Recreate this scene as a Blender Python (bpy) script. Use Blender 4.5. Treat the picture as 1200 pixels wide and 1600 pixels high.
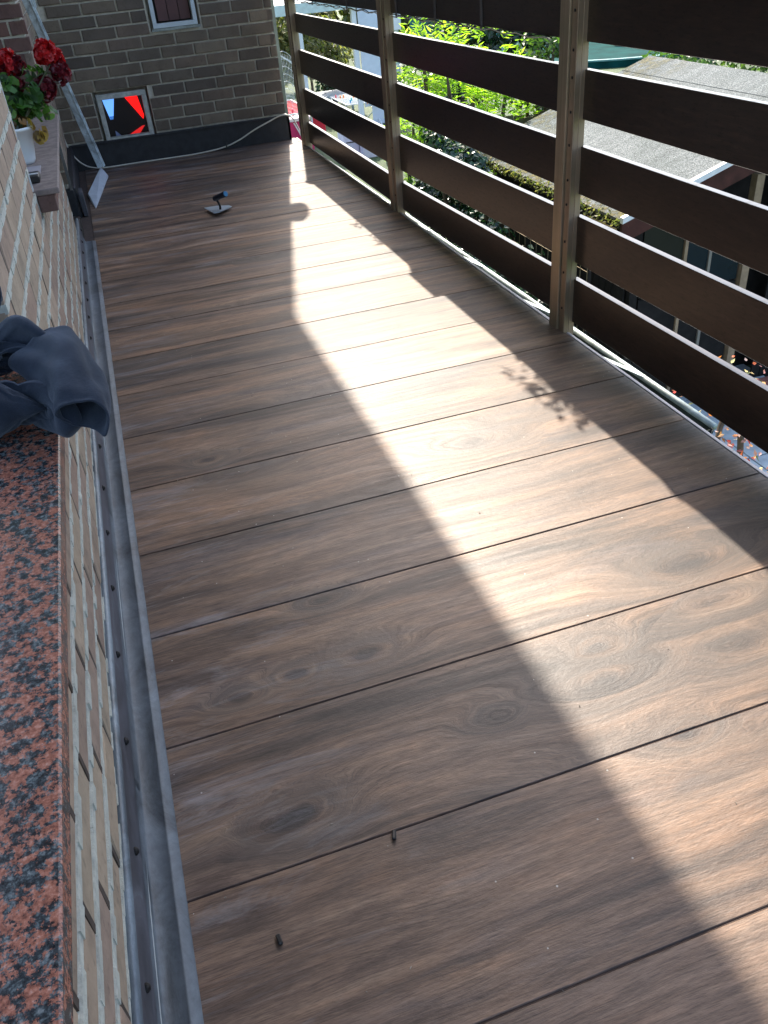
import bpy, bmesh, math, random
from mathutils import Vector, Matrix, noise as mnoise
R = math.radians
S = 0.35                       # one floor tile is 0.35 m wide; builder coordinates count in tile widths
scene = bpy.context.scene
for o in list(bpy.data.objects): bpy.data.objects.remove(o)
C = scene.collection

# ------------------------------------------------------------------ camera
cd = bpy.data.cameras.new('camera'); cam = bpy.data.objects.new('camera', cd); C.objects.link(cam)
rt = Vector((0.94643831, -0.3128836, -0.07973941)); dn = Vector((-0.24188886, -0.52347608, -0.81698383)); fw = Vector((0.21387917, 0.79251287, -0.57112088))
M = Matrix((rt, -dn, -fw)).transposed().to_4x4(); M.translation = Vector((0.5085, -1.514, 3.8027)) * S
cam.matrix_world = M
cd.sensor_fit = 'VERTICAL'; cd.sensor_height = 24; cd.lens = 24 * 1291.2 / 1600
cd.clip_start = 0.02; cd.clip_end = 600
scene.camera = cam
# ------------------------------------------------------------------ sky, sun, exposure
SUN = Vector((0.207, 0.957, 1.0)).normalized()
w = bpy.data.worlds.new('World'); scene.world = w; w.use_nodes = True
wn = w.node_tree.nodes; wl = w.node_tree.links
sky = wn.new('ShaderNodeTexSky'); sky.sky_type = 'NISHITA'; sky.sun_disc = False
sky.sun_elevation = math.asin(SUN.z); sky.sun_rotation = math.atan2(SUN.x, SUN.y)
sky.air_density = 1.0; sky.dust_density = 2.4; sky.ozone_density = 0.8
wl.new(sky.outputs[0], wn['Background'].inputs[0]); wn['Background'].inputs[1].default_value = 0.15
ld = bpy.data.lights.new('sun', 'SUN'); ld.energy = 2.95; ld.angle = R(0.6); ld.color = (1.0, 0.915, 0.785)
sun = bpy.data.objects.new('sun', ld); C.objects.link(sun); sun.rotation_euler = (-SUN).to_track_quat('-Z', 'Y').to_euler()
sun.location = (0, 0, 20)
vs = scene.view_settings; vs.view_transform = 'Standard'; vs.look = 'None'; vs.exposure = 1.82; vs.gamma = 1; vs.use_curve_mapping = False
scene.render.engine = 'CYCLES'; scene.cycles.max_bounces = 7; scene.cycles.diffuse_bounces = 4

# ------------------------------------------------------------------ node helper
class NT:
    def __init__(s, name):
        s.m = bpy.data.materials.new(name); s.m.use_nodes = True
        s.t = s.m.node_tree; s.b = s.t.nodes['Principled BSDF']; s.out = s.t.nodes['Material Output']
    def n(s, typ, _props=None, **kw):
        nd = s.t.nodes.new('ShaderNode' + typ)
        for k, v in (_props or {}).items(): setattr(nd, k, v)
        for k, v in kw.items():
            k2 = int(k[1:]) if k[0] == 'i' and k[1:].isdigit() else k.replace('_', ' ')
            s.set(nd.inputs[k2], v)
        return nd
    def set(s, inp, v):
        if isinstance(v, bpy.types.NodeSocket): s.t.links.new(v, inp)
        elif isinstance(v, bpy.types.Node): s.t.links.new(v.outputs[0], inp)
        else:
            if isinstance(v, tuple) and len(v) == 3 and inp.type == 'RGBA': v = (*v, 1)
            inp.default_value = v
    def obj(s): return s.n('TexCoord').outputs['Object']
    def rnd(s): return s.n('ObjectInfo').outputs['Random']
    def map(s, v, sc=(1, 1, 1), loc=(0, 0, 0)): return s.n('Mapping', Vector=v, Scale=sc, Location=loc).outputs[0]
    def noise(s, v, sc, det=4, rough=.55, dist=0.0): return s.n('TexNoise', Vector=v, Scale=sc, Detail=det, Roughness=rough, Distortion=dist).outputs[0]
    def math(s, op, a, b=0.0, c=None, clamp=False):
        nd = s.n('Math', {'operation': op, 'use_clamp': clamp}, i0=a, i1=b)
        if c is not None: s.set(nd.inputs[2], c)
        return nd.outputs[0]
    def vadd(s, a, b): return s.n('VectorMath', {'operation': 'ADD'}, i0=a, i1=b).outputs[0]
    def comb(s, x, y, z): return s.n('CombineXYZ', X=x, Y=y, Z=z).outputs[0]
    def sep(s, v):
        nd = s.n('SeparateXYZ', i0=v); return nd.outputs[0], nd.outputs[1], nd.outputs[2]
    def ramp(s, f, stops, interp='LINEAR'):
        nd = s.n('ValToRGB', Fac=f); cr = nd.color_ramp; cr.interpolation = interp
        while len(cr.elements) < len(stops): cr.elements.new(.5)
        for e, (p, c) in zip(cr.elements, stops):
            e.position = p; e.color = (*c, 1) if isinstance(c, tuple) else (c, c, c, 1)
        return nd.outputs[0]
    def range(s, f, a, b, c=0.0, d=1.0): return s.n('MapRange', Value=f, i1=a, i2=b, i3=c, i4=d).outputs[0]
    def mix(s, f, a, b, mode='MIX'):
        nd = s.n('Mix', {'data_type': 'RGBA', 'blend_type': mode}); s.set(nd.inputs[0], f); s.set(nd.inputs[6], a); s.set(nd.inputs[7], b)
        return nd.outputs[2]
    def bump(s, h, st=.2, d=.01, nrm=None):
        nd = s.n('Bump', Strength=st, Distance=d, Height=h)
        if nrm is not None: s.set(nd.inputs['Normal'], nrm)
        s.set(s.b.inputs['Normal'], nd.outputs[0]); return nd.outputs[0]
    def pr(s, **kw):
        for k, v in kw.items(): s.set(s.b.inputs[k.replace('_', ' ')], v)
        return s

def simple(name, col, rough=.6, metal=0.0, var=.15, sc=8.0, bump=0.0, spec=.5):
    t = NT(name); v = t.obj(); nz = t.noise(t.vadd(v, t.comb(t.math('MULTIPLY', t.rnd(), 37.0), 0.0, 0.0)), sc, 5)
    lo = tuple(c * (1 - var) for c in col); hi = tuple(min(1, c * (1 + var)) for c in col)
    t.pr(Base_Color=t.ramp(nz, [(.3, lo), (.7, hi)]), Roughness=rough, Metallic=metal, Specular_IOR_Level=spec)
    if bump: t.bump(t.noise(v, sc * 6, 4), bump, .003)
    return t.m

# ------------------------------------------------------------------ materials
KNOTS = [(.205, .44, 1.0), (.30, .80, 1.6), (.46, .80, 1.1), (.17, .78, 1.7), (.42, 1.02, 1.5), (.98, .34, 1.3), (.95, .62, 1.2), (.25, 1.83, 1.4), (.66, .52, 1.5)]
def mat_tile():
    t = NT('wood_look_tile'); v = t.obj(); r = t.rnd()
    off = t.comb(t.math('MULTIPLY', r, 61.7), t.math('MULTIPLY', r, 23.3), t.math('MULTIPLY', r, 97.1))
    p = t.vadd(v, off); x, y, z = t.sep(p)
    wob = t.math('SUBTRACT', t.noise(t.map(p, (1.1, 3.2, 1)), 1.3, 2), .5)
    yw = t.math('ADD', y, t.math('MULTIPLY', wob, .065))
    # knots bend the grain round them
    vor = t.n('TexVoronoi', {'feature': 'F1'}, Vector=t.map(t.comb(x, yw, z), (1.45, 4.2, 1)), Scale=1.0, Randomness=1.0)
    d = vor.outputs['Distance']
    sel = t.math('GREATER_THAN', t.sep(vor.outputs['Color'])[0], .40)
    dn_ = t.math('ADD', d, t.math('MULTIPLY', t.math('SUBTRACT', t.noise(t.map(p, (3, 9, 1)), 1.5, 3), .5), .18))
    dn_ = t.math('ADD', dn_, t.math('SUBTRACT', 1.0, sel))
    wq = t.n('NewGeometry').outputs['Position']; ax, ay, az = t.sep(wq)
    jit = t.math('MULTIPLY', t.math('SUBTRACT', t.noise(t.map(p, (4, 9, 1)), 2.2, 4), .5), .22)
    for kx, ky, ks in KNOTS:                       # the printed knots that can be made out, in metres on the floor
        dx = t.math('MULTIPLY', t.math('SUBTRACT', ax, kx), 2.6 * ks); dy = t.math('MULTIPLY', t.math('SUBTRACT', ay, ky), 5.2 * ks)
        dk = t.math('ADD', t.math('SQRT', t.math('ADD', t.math('MULTIPLY', dx, dx), t.math('MULTIPLY', dy, dy))), jit)
        dn_ = t.math('MINIMUM', dn_, dk)
    pull = t.math('MULTIPLY', t.math('EXPONENT', t.math('MULTIPLY', t.math('MULTIPLY', dn_, dn_), -14.0)), 1.0)
    g = t.math('ADD', t.math('MULTIPLY', yw, 9.0), t.math('MULTIPLY', pull, 1.5))
    gv = t.comb(t.math('MULTIPLY', x, .75), g, t.math('MULTIPLY', z, 5.0))
    streak = t.noise(gv, 1.0, 10, .66, .22)
    fine = t.noise(t.comb(t.math('MULTIPLY', x, 2.5), t.math('MULTIPLY', g, 7.0), z), 1.0, 4, .6, .3)
    hair = t.noise(t.comb(t.math('MULTIPLY', x, 22), t.math('MULTIPLY', g, 42.0), z), 1.0, 5, .75)
    blot = t.noise(t.map(p, (2.3, 8.5, 1)), 1.5, 8, .66, .35)
    c = t.ramp(streak, [(.31, (.040, .033, .031)), (.42, (.092, .066, .052)), (.5, (.168, .112, .079)), (.58, (.225, .150, .103)), (.70, (.34, .245, .17))])
    blue = t.ramp(t.noise(t.comb(t.math('MULTIPLY', x, 1.3), t.math('MULTIPLY', yw, 6.0), 7.3), 1.0, 4, .6, .6), [(.54, 0.0), (.72, .7)])
    c = t.mix(blue, c, (.10, .092, .098))
    c = t.mix(1.0, c, t.ramp(fine, [(.28, .74), (.5, .99), (.72, 1.18)]), 'MULTIPLY')
    c = t.mix(1.0, c, t.ramp(hair, [(.34, .55), (.5, 1.0), (.64, 1.3)]), 'MULTIPLY')
    c = t.mix(1.0, c, t.ramp(blot, [(.33, (.50, .50, .56)), (.45, (.86, .86, .89)), (.56, (1.04, 1.0, .98)), (.68, (1.24, 1.12, 1.02))]), 'MULTIPLY')
    core = t.math('MULTIPLY', t.ramp(dn_, [(.06, 1.0), (.17, 0.0)]), 1.0)
    c = t.mix(t.math('MULTIPLY', core, .8), c, (.028, .026, .028))
    halo = t.math('MULTIPLY', t.ramp(dn_, [(.12, .0), (.22, .7), (.5, 0.0)]), 1.0)
    c = t.mix(halo, c, (.085, .07, .062))
    tone = t.ramp(t.noise(t.comb(r, t.math('MULTIPLY', r, 31.0), 3.0), 3.0, 1), [(.38, (.76, .79, .85)), (.5, (1.0, 1.0, 1.0)), (.62, (1.24, 1.15, 1.04))])
    c = t.mix(1.0, c, tone, 'MULTIPLY')
    # cement haze and grout smears left by the tiler, in world position
    wp = t.n('NewGeometry').outputs['Position']; wx, wy, wz = t.sep(wp)
    smear = t.noise(t.map(wp, (1.1, 7.0, 1.0)), 2.1, 6, .72, .8)
    zone = t.math('MAXIMUM', t.range(wx, 0.62, 0.0), t.range(wy, 2.6, 4.6))
    smf = t.math('MULTIPLY', t.ramp(smear, [(.53, 0.0), (.72, .62)]), zone)
    c = t.mix(smf, c, (.33, .33, .35))
    dust = t.n('TexVoronoi', Vector=wp, Scale=46.0); ds = t.math('MULTIPLY', t.math('LESS_THAN', dust.outputs['Distance'], .085), t.math('GREATER_THAN', t.sep(dust.outputs['Color'])[1], .93))
    c = t.mix(t.math('MULTIPLY', ds, .75), c, (.5, .48, .44))
    rough = t.math('ADD', t.range(fine, .3, .7, .54, .42), t.math('MULTIPLY', smf, .3))
    t.pr(Base_Color=c, Roughness=rough, Specular_IOR_Level=.40)
    h = t.math('ADD', t.math('MULTIPLY', fine, .7), t.math('MULTIPLY', hair, .4))
    speck = t.noise(t.map(v, (60, 150, 1)), 1.0, 3, .7)
    t.bump(t.math('ADD', h, t.math('MULTIPLY', speck, 1.0)), .24, .003)
    return t.m

def mat_brick(name, cols, rough=.85, soot=0.0):
    t = NT(name); v = t.obj(); r = t.rnd(); p = t.vadd(v, t.comb(t.math('MULTIPLY', r, 50), r, t.math('MULTIPLY', r, 20)))
    n = len(cols); base = t.ramp(r, [((i + .5) / n, c) for i, c in enumerate(cols)])
    nz = t.noise(p, 14, 6, .65); c = t.mix(1.0, base, t.ramp(nz, [(.3, .72), (.5, 1.0), (.72, 1.22)]), 'MULTIPLY')
    spots = t.ramp(t.noise(p, 60, 3), [(.32, .6), (.42, 1.0)]); c = t.mix(.6, c, spots, 'MULTIPLY')
    if soot: c = t.mix(t.math('MULTIPLY', t.ramp(t.noise(p, 7, 4), [(.45, 0.0), (.7, 1.0)]), soot), c, (.05, .045, .042))
    t.pr(Base_Color=c, Roughness=rough)
    t.bump(t.math('ADD', t.noise(p, 70, 4, .7), t.math('MULTIPLY', nz, .8)), .5, .004); return t.m

def mat_mortar(name, col):
    t = NT(name); v = t.obj(); nz = t.noise(v, 25, 6, .7)
    t.pr(Base_Color=t.ramp(nz, [(.3, tuple(c * .7 for c in col)), (.7, tuple(c * 1.15 for c in col))]), Roughness=.95)
    t.bump(t.noise(v, 90, 5, .7), .8, .006); return t.m

def mat_granite():
    t = NT('red_granite'); v = t.obj()
    big = t.noise(v, 70, 8, .76, .12); fine = t.noise(t.vadd(v, (3.1, 1.7, .4)), 210, 4, .7); mid = t.noise(t.vadd(v, (9.1, 5.7, .4)), 130, 5, .75)
    red = t.ramp(t.math('ADD', t.math('MULTIPLY', fine, .6), t.math('MULTIPLY', mid, .4)), [(.36, (.09, .036, .026)), (.47, (.24, .088, .056)), (.55, (.33, .135, .09)), (.66, (.44, .26, .20))])
    drk = t.ramp(mid, [(.38, (.010, .011, .013)), (.5, (.03, .036, .04)), (.58, (.09, .11, .115)), (.68, (.20, .21, .20))])
    c = t.mix(t.ramp(big, [(.488, 0.0), (.506, 1.0)]), red, drk)
    t.pr(Base_Color=c, Roughness=.2, Specular_IOR_Level=.5); return t.m

def mat_zinc(name='weathered_zinc', base=(.105, .125, .145), rough=.5):
    t = NT(name); v = t.obj(); a = t.noise(t.map(v, (1, .5, 1)), 9, 7, .7, .8); b = t.noise(v, 60, 4, .7)
    c = t.ramp(a, [(.34, tuple(x * .45 for x in base)), (.5, base), (.62, tuple(x * 1.35 for x in base)), (.78, (.22, .29, .31))])
    c = t.mix(.35, c, t.ramp(b, [(.3, .6), (.7, 1.3)]), 'MULTIPLY')
    t.pr(Base_Color=c, Metallic=.25, Roughness=t.range(a, .3, .7, rough, rough + .2)); t.bump(a, .25, .006); return t.m

def mat_board():
    t = NT('dark_brown_board'); v = t.obj(); x, y, z = t.sep(v); r = t.rnd()
    p = t.comb(x, t.math('MULTIPLY', t.math('ADD', y, t.math('MULTIPLY', r, 9)), 3.0), t.math('MULTIPLY', z, 30))
    nz = t.noise(p, 3.0, 5, .6, .4)
    c = t.ramp(nz, [(.3, (.014, .008, .006)), (.55, (.024, .013, .009)), (.7, (.038, .021, .014))])
    pore = t.ramp(t.noise(t.comb(x, t.math('MULTIPLY', y, 30), t.math('MULTIPLY', z, 140)), 1.0, 3, .7), [(.36, .35), (.46, 1.0)])
    c = t.mix(.8, c, pore, 'MULTIPLY')
    t.pr(Base_Color=c, Roughness=t.math('ADD', .42, t.math('MULTIPLY', t.sep(pore)[0], -.14)), Specular_IOR_Level=.55); t.bump(pore, .05, .001); return t.m

def mat_alu(name='bronze_metal', col=(.42, .34, .255), rough=.34, metal=.7):
    t = NT(name); v = t.obj(); s_ = t.noise(t.map(v, (60, 60, 1.5)), 1.0, 3); b = t.noise(v, 5, 5, .65)
    c = t.mix(1.0, t.ramp(s_, [(.3, tuple(x * .82 for x in col)), (.7, tuple(x * 1.12 for x in col))]), t.ramp(b, [(.35, (.8, .85, .75)), (.6, (1.05, 1.0, .95))]), 'MULTIPLY')
    t.pr(Base_Color=c, Metallic=metal, Roughness=t.range(b, .3, .7, rough, rough + .15)); t.bump(s_, .06, .001); return t.m

def mat_leaf(name, cols, trans=.5, rough=.45):
    t = NT(name); r = t.n('NewGeometry').outputs['Random Per Island']
    n = len(cols); c = t.ramp(r, [((i + .5) / n, k) for i, k in enumerate(cols)])
    t.pr(Base_Color=c, Roughness=rough, Specular_IOR_Level=.45)
    tr = t.n('BsdfTranslucent', Color=t.mix(1.0, c, (1.9, 2.3, .9), 'MULTIPLY'))
    t.set(t.out.inputs[0], t.n('MixShader', i0=trans, i1=t.b.outputs[0], i2=tr.outputs[0]).outputs[0]); return t.m

def mat_fleece():
    t = NT('blue_fleece'); v = t.obj(); nz = t.noise(v, 520, 3, .8); b = t.noise(v, 30, 4)
    c = t.mix(1.0, t.ramp(b, [(.3, (.013, .017, .027)), (.7, (.023, .029, .042))]), t.ramp(nz, [(.3, .7), (.7, 1.3)]), 'MULTIPLY')
    t.pr(Base_Color=c, Roughness=.95, Specular_IOR_Level=.1, Sheen_Weight=.22, Sheen_Roughness=.5, Sheen_Tint=(.6, .68, .82, 1))
    t.bump(t.math('ADD', nz, t.math('MULTIPLY', t.noise(v, 160, 3), .8)), .45, .0015); return t.m

def mat_felt():
    t = NT('mineral_roof_felt'); v = t.obj(); g = t.noise(v, 95, 3, .8); b = t.noise(v, 2.2, 6, .65, .5); x, y, z = t.sep(v)
    c = t.ramp(g, [(.36, (.045, .052, .052)), (.5, (.12, .135, .133)), (.64, (.28, .30, .295))])
    c = t.mix(1.0, c, t.ramp(b, [(.3, (.72, .76, .74)), (.6, (1.05, 1.05, 1.05))]), 'MULTIPLY')
    # moss grows on the low eave and the shaded left verge
    lat = t.math('MAXIMUM', t.range(x, .45, .05), t.math('MULTIPLY', t.range(y, 1.9, 2.8), .82))
    ms = t.math('MULTIPLY', t.ramp(t.noise(v, 9, 7, .75), [(.45, 0.0), (.56, 1.0)]), lat)
    mc = t.ramp(t.noise(v, 40, 3), [(.4, (.055, .05, .018)), (.6, (.16, .135, .04))])
    c = t.mix(ms, c, mc)
    strk = t.ramp(t.noise(t.map(v, (.8, 9, 1)), 1.6, 4), [(.42, .75), (.6, 1.0)]); c = t.mix(.6, c, strk, 'MULTIPLY')
    t.pr(Base_Color=c, Roughness=.9, Specular_IOR_Level=.3); t.bump(t.math('ADD', g, t.math('MULTIPLY', ms, 3.0)), .5, .01); return t.m

def mat_glass(name, col, rough=.08, emit=None, est=0.0):
    t = NT(name); v = t.obj(); nz = t.noise(v, 4, 3)
    t.pr(Base_Color=t.ramp(nz, [(.35, tuple(c * .8 for c in col)), (.65, col)]), Roughness=rough, Specular_IOR_Level=.3)
    if emit: t.pr(Emission_Color=(*emit, 1), Emission_Strength=est)
    t.bump(nz, .05, .01); return t.m

def mat_grass():
    t = NT('lawn_grass'); v = t.obj(); a = t.noise(v, .8, 6, .6); b = t.noise(v, 30, 5, .7)
    c = t.ramp(a, [(.3, (.022, .045, .010)), (.5, (.04, .075, .016)), (.7, (.07, .095, .03))]); c = t.mix(.6, c, t.ramp(b, [(.3, .4), (.7, 1.5)]), 'MULTIPLY')
    t.pr(Base_Color=c, Roughness=.8); t.bump(b, .8, .03); return t.m

MT = mat_tile()
GROUT = simple('dark_grout', (.07, .048, .040), .9, var=.3, sc=40)
BR_L = mat_brick('cream_brick', [(.33, .265, .19), (.285, .20, .15), (.36, .285, .20), (.25, .18, .14), (.39, .31, .22), (.31, .23, .175)])
MO_L = mat_mortar('light_mortar', (.52, .54, .48))
BR_B = mat_brick('grey_brown_brick', [(.140, .106, .080), (.18, .138, .10), (.115, .088, .070), (.16, .115, .088), (.21, .165, .12), (.10, .078, .063)], soot=.35)
MO_B = mat_mortar('grey_mortar', (.62, .57, .48))
BR_R = mat_brick('reddish_brick', [(.17, .085, .07), (.14, .08, .07), (.20, .10, .08), (.12, .075, .065)], soot=.3)
GRAN = mat_granite(); ZINC = mat_zinc(); LEAD = mat_zinc('dark_lead_strip', (.085, .088, .105), .55); ZBEAD = mat_zinc('pale_zinc_bead', (.15, .185, .215), .42)
BOARD = mat_board(); ALU = mat_alu(); ALUC = mat_alu('bronze_clamp', (.33, .25, .185), .4, .6); FLEECE = mat_fleece(); FELT = mat_felt()
BLACKFELT = simple('black_bitumen', (.016, .017, .021), .62, var=.4, sc=20, bump=.5)
SCREW = simple('dark_screw', (.03, .028, .028), .45, .6)
WHITEP = simple('white_frame_paint', (.5, .56, .6), .5, var=.1, sc=14, bump=.1)
GREYP = simple('weathered_frame', (.27, .30, .28), .8, var=.3, sc=30, bump=.3)
DARKIN = simple('dark_interior', (.012, .010, .009), .8)
TRIM = simple('pale_edge_trim', (.62, .55, .52), .45, .1, var=.08)
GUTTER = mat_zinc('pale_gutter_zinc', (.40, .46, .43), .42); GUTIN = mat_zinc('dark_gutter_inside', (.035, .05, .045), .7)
WHITEPL = simple('white_plastic', (.72, .74, .76), .4, var=.04)
POLEW = mat_zinc('pale_pole_metal', (.52, .60, .64), .4)
CABLE = simple('cream_cable', (.55, .52, .45), .5, var=.06)
STONE2 = simple('brownish_sill_stone', (.20, .165, .155), .75, var=.35, sc=26, bump=.5)
BLACK = simple('black_plastic', (.012, .012, .013), .45)

# ------------------------------------------------------------------ geometry helper
class MB:
    def __init__(s): s.v = []; s.f = []
    def add(s, vs_, fs, M=None):
        n = len(s.v)
        s.v += [tuple((M @ Vector(v)) if M else v) for v in vs_]; s.f += [tuple(i + n for i in f) for f in fs]; return s
    def box(s, a, b, M=None):
        (x0, y0, z0), (x1, y1, z1) = a, b
        return s.add([(x0, y0, z0), (x1, y0, z0), (x1, y1, z0), (x0, y1, z0), (x0, y0, z1), (x1, y0, z1), (x1, y1, z1), (x0, y1, z1)],
                     [(3, 2, 1, 0), (4, 5, 6, 7), (0, 1, 5, 4), (1, 2, 6, 5), (2, 3, 7, 6), (3, 0, 4, 7)], M)
    def bar(s, p, q, w_, h_=None, up=(0, 0, 1)):
        p, q = Vector(p), Vector(q); d = (q - p); L = d.length; d.normalize(); u = Vector(up)
        if abs(d.dot(u)) > .98: u = Vector((1, 0, 0))
        x = d.cross(u).normalized(); z = x.cross(d); h_ = h_ or w_
        Mx = Matrix((x, d, z)).transposed().to_4x4(); Mx.translation = p
        return s.box((-w_ / 2, 0, -h_ / 2), (w_ / 2, L, h_ / 2), Mx)
    def tube(s, pts, r, n=8, cap=True):
        pts = [Vector(p) for p in pts]; rs = r if isinstance(r, (list, tuple)) else [r] * len(pts); base = len(s.v); prev = None
        for i, p in enumerate(pts):
            d = (pts[min(i + 1, len(pts) - 1)] - pts[max(i - 1, 0)]).normalized()
            if prev is None: x = d.orthogonal().normalized()
            else: x = (prev - d * prev.dot(d)).normalized()
            prev = x; y = d.cross(x)
            for k in range(n):
                a = 2 * math.pi * k / n; s.v.append(tuple(p + (x * math.cos(a) + y * math.sin(a)) * rs[i]))
        for i in range(len(pts) - 1):
            for k in range(n):
                a = base + i * n + k; b = base + i * n + (k + 1) % n; s.f.append((a, b, b + n, a + n))
        if cap:
            s.f.append(tuple(base + k for k in range(n))[::-1]); s.f.append(tuple(base + (len(pts) - 1) * n + k for k in range(n)))
        return s
    def lathe(s, prof, c=(0, 0, 0), n=24):
        base = len(s.v)
        for r_, z in prof:
            for k in range(n):
                a = 2 * math.pi * k / n; s.v.append((c[0] + r_ * math.cos(a), c[1] + r_ * math.sin(a), c[2] + z))
        for i in range(len(prof) - 1):
            for k in range(n):
                a = base + i * n + k; b = base + i * n + (k + 1) % n; s.f.append((a, b, b + n, a + n))
        return s
    def prism(s, poly, z0, z1, M=None):
        n = len(poly)
        return s.add([(x, y, z0) for x, y in poly] + [(x, y, z1) for x, y in poly],
                     [tuple(range(n))[::-1], tuple(range(n, 2 * n))] + [(i, (i + 1) % n, n + (i + 1) % n, n + i) for i in range(n)], M)
    def mesh(s, name, mat, smooth=False, bevel=0.0):
        me = bpy.data.meshes.new(name); me.from_pydata([(x * S, y * S, z * S) for x, y, z in s.v], [], s.f); me.materials.append(mat)
        if bevel:
            bm = bmesh.new(); bm.from_mesh(me); bmesh.ops.bevel(bm, geom=bm.edges[:], offset=bevel * S, segments=1, affect='EDGES', clamp_overlap=True); bm.to_mesh(me); bm.free()
        if smooth: me.polygons.foreach_set('use_smooth', [True] * len(me.polygons))
        me.update(); return me
    def build(s, name, mat, parent=None, smooth=False, bevel=0.0, off=None):
        if off is not None: s.v = [(x - off[0], y - off[1], z - off[2]) for x, y, z in s.v]
        return link(name, s.mesh(name, mat, smooth, bevel), parent, (0, 0, 0) if parent else (off or (0, 0, 0)))
def link(name, me, parent=None, loc=(0, 0, 0), rot=(0, 0, 0), scale=None):
    o = bpy.data.objects.new(name, me); C.objects.link(o)
    o.location = Vector(loc) * S; o.rotation_euler = rot
    if scale: o.scale = scale
    if parent: o.parent = parent
    return o
def tag(o, label=None, cat=None, group=None, kind=None):
    if label: o['label'] = label
    if cat: o['category'] = cat
    if group: o['group'] = group
    if kind: o['kind'] = kind
    return o
def thing(name, label, cat, loc=(0, 0, 0), group=None):
    o = bpy.data.objects.new(name, None); o.empty_display_size = .05; C.objects.link(o); o.location = Vector(loc) * S
    return tag(o, label, cat, group)
def rel(parts_loc, loc): return tuple(a - b for a, b in zip(parts_loc, loc))
rng = random.Random(7)
W = 4.89

# ------------------------------------------------------------------ SETTING: balcony floor of wood-look tiles
slab = MB().box((-.62, -6, -.9), (W + .0, 19.6, -.009)).build('balcony_floor', GROUT); tag(slab, kind='structure')
tile_me = []
for k in range(1):
    b = MB().box((-(W + .02) / 2, -.4945, -.02), ((W + .02) / 2, .4945, .0)); tile_me.append(b.mesh('tile', MT, bevel=.004))
for k in range(-5, 20):
    y0 = k
    sc = None; yc = k + .5
    if k == 19: sc = (1, .46, 1); yc = 19.23
    t_ = link('tile', tile_me[0], slab, ((W - .02) / 2, yc, rng.uniform(-.0012, .0012)), (0, 0, rng.uniform(-.0004, .0004)), sc)
ground = MB().box((-300, -300, -7.2), (600, 700, -6.5)).build('lawn', mat_grass()); tag(ground, kind='structure')
pave = MB()
for i in range(6):
    for j in range(8):
        x0 = 8.2 + i * 1.45; y0 = 4 + j * 1.45
        if x0 + y0 > 29.5: continue
        pave.box((x0, y0, -6.6), (x0 + 1.42, y0 + 1.42, -6.44 + rng.uniform(0, .02)))
tag(pave.build('garden_path', simple('pale_concrete', (.40, .45, .46), .85, var=.2, sc=12, bump=.3), bevel=.01), kind='structure')
gr = MB().box((13.2, 9, -6.6), (18, 13.6, -6.42)).build('gravel_bed', simple('dark_gravel', (.11, .115, .11), .9, var=.9, sc=60, bump=1.0)); tag(gr, kind='structure')

# ------------------------------------------------------------------ brickwork
def brick_mesh(L, H, D, mat, seed, pillow=.004):
    r_ = random.Random(seed); b = MB(); e = .012
    pts = []
    # front face faces +X: 8 front rim points, inset chamfer
    ys = (-L / 2, -L / 6, L / 6, L / 2); j = lambda a: r_.uniform(-a, a)
    back = [(-D, -L / 2, -H / 2), (-D, L / 2, -H / 2), (-D, L / 2, H / 2), (-D, -L / 2, H / 2)]
    rim = [(-e, y + j(.003), -H / 2 + j(.004)) for y in ys] + [(-e, y + j(.003), H / 2 + j(.004)) for y in reversed(ys)]
    fr = [(j(.003), y * (1 - 2.2 * e / L) + j(.004), -H / 2 + e + j(.004)) for y in ys] + [(j(.003), y * (1 - 2.2 * e / L) + j(.004), H / 2 - e + j(.004)) for y in reversed(ys)]
    v = back + rim + fr
    f = [(4 + i, 4 + (i + 1) % 8, 12 + (i + 1) % 8, 12 + i) for i in range(8)]
    f += [(12, 13, 18, 19), (13, 14, 17, 18), (14, 15, 16, 17)]
    f += [(0, 1, 7, 6, 5, 4)[::1], (3, 11, 10, 9, 8, 2)[::1], (0, 4, 11, 3), (1, 2, 8, 7)]
    b.add(v, f); me = b.mesh('brick', mat)
    bm = bmesh.new(); bm.from_mesh(me); bmesh.ops.recalc_face_normals(bm, faces=bm.faces); bm.to_mesh(me); bm.free()
    return me
PITCH, COURSE, JT, JP = .714, .236, .036, .016
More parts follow.
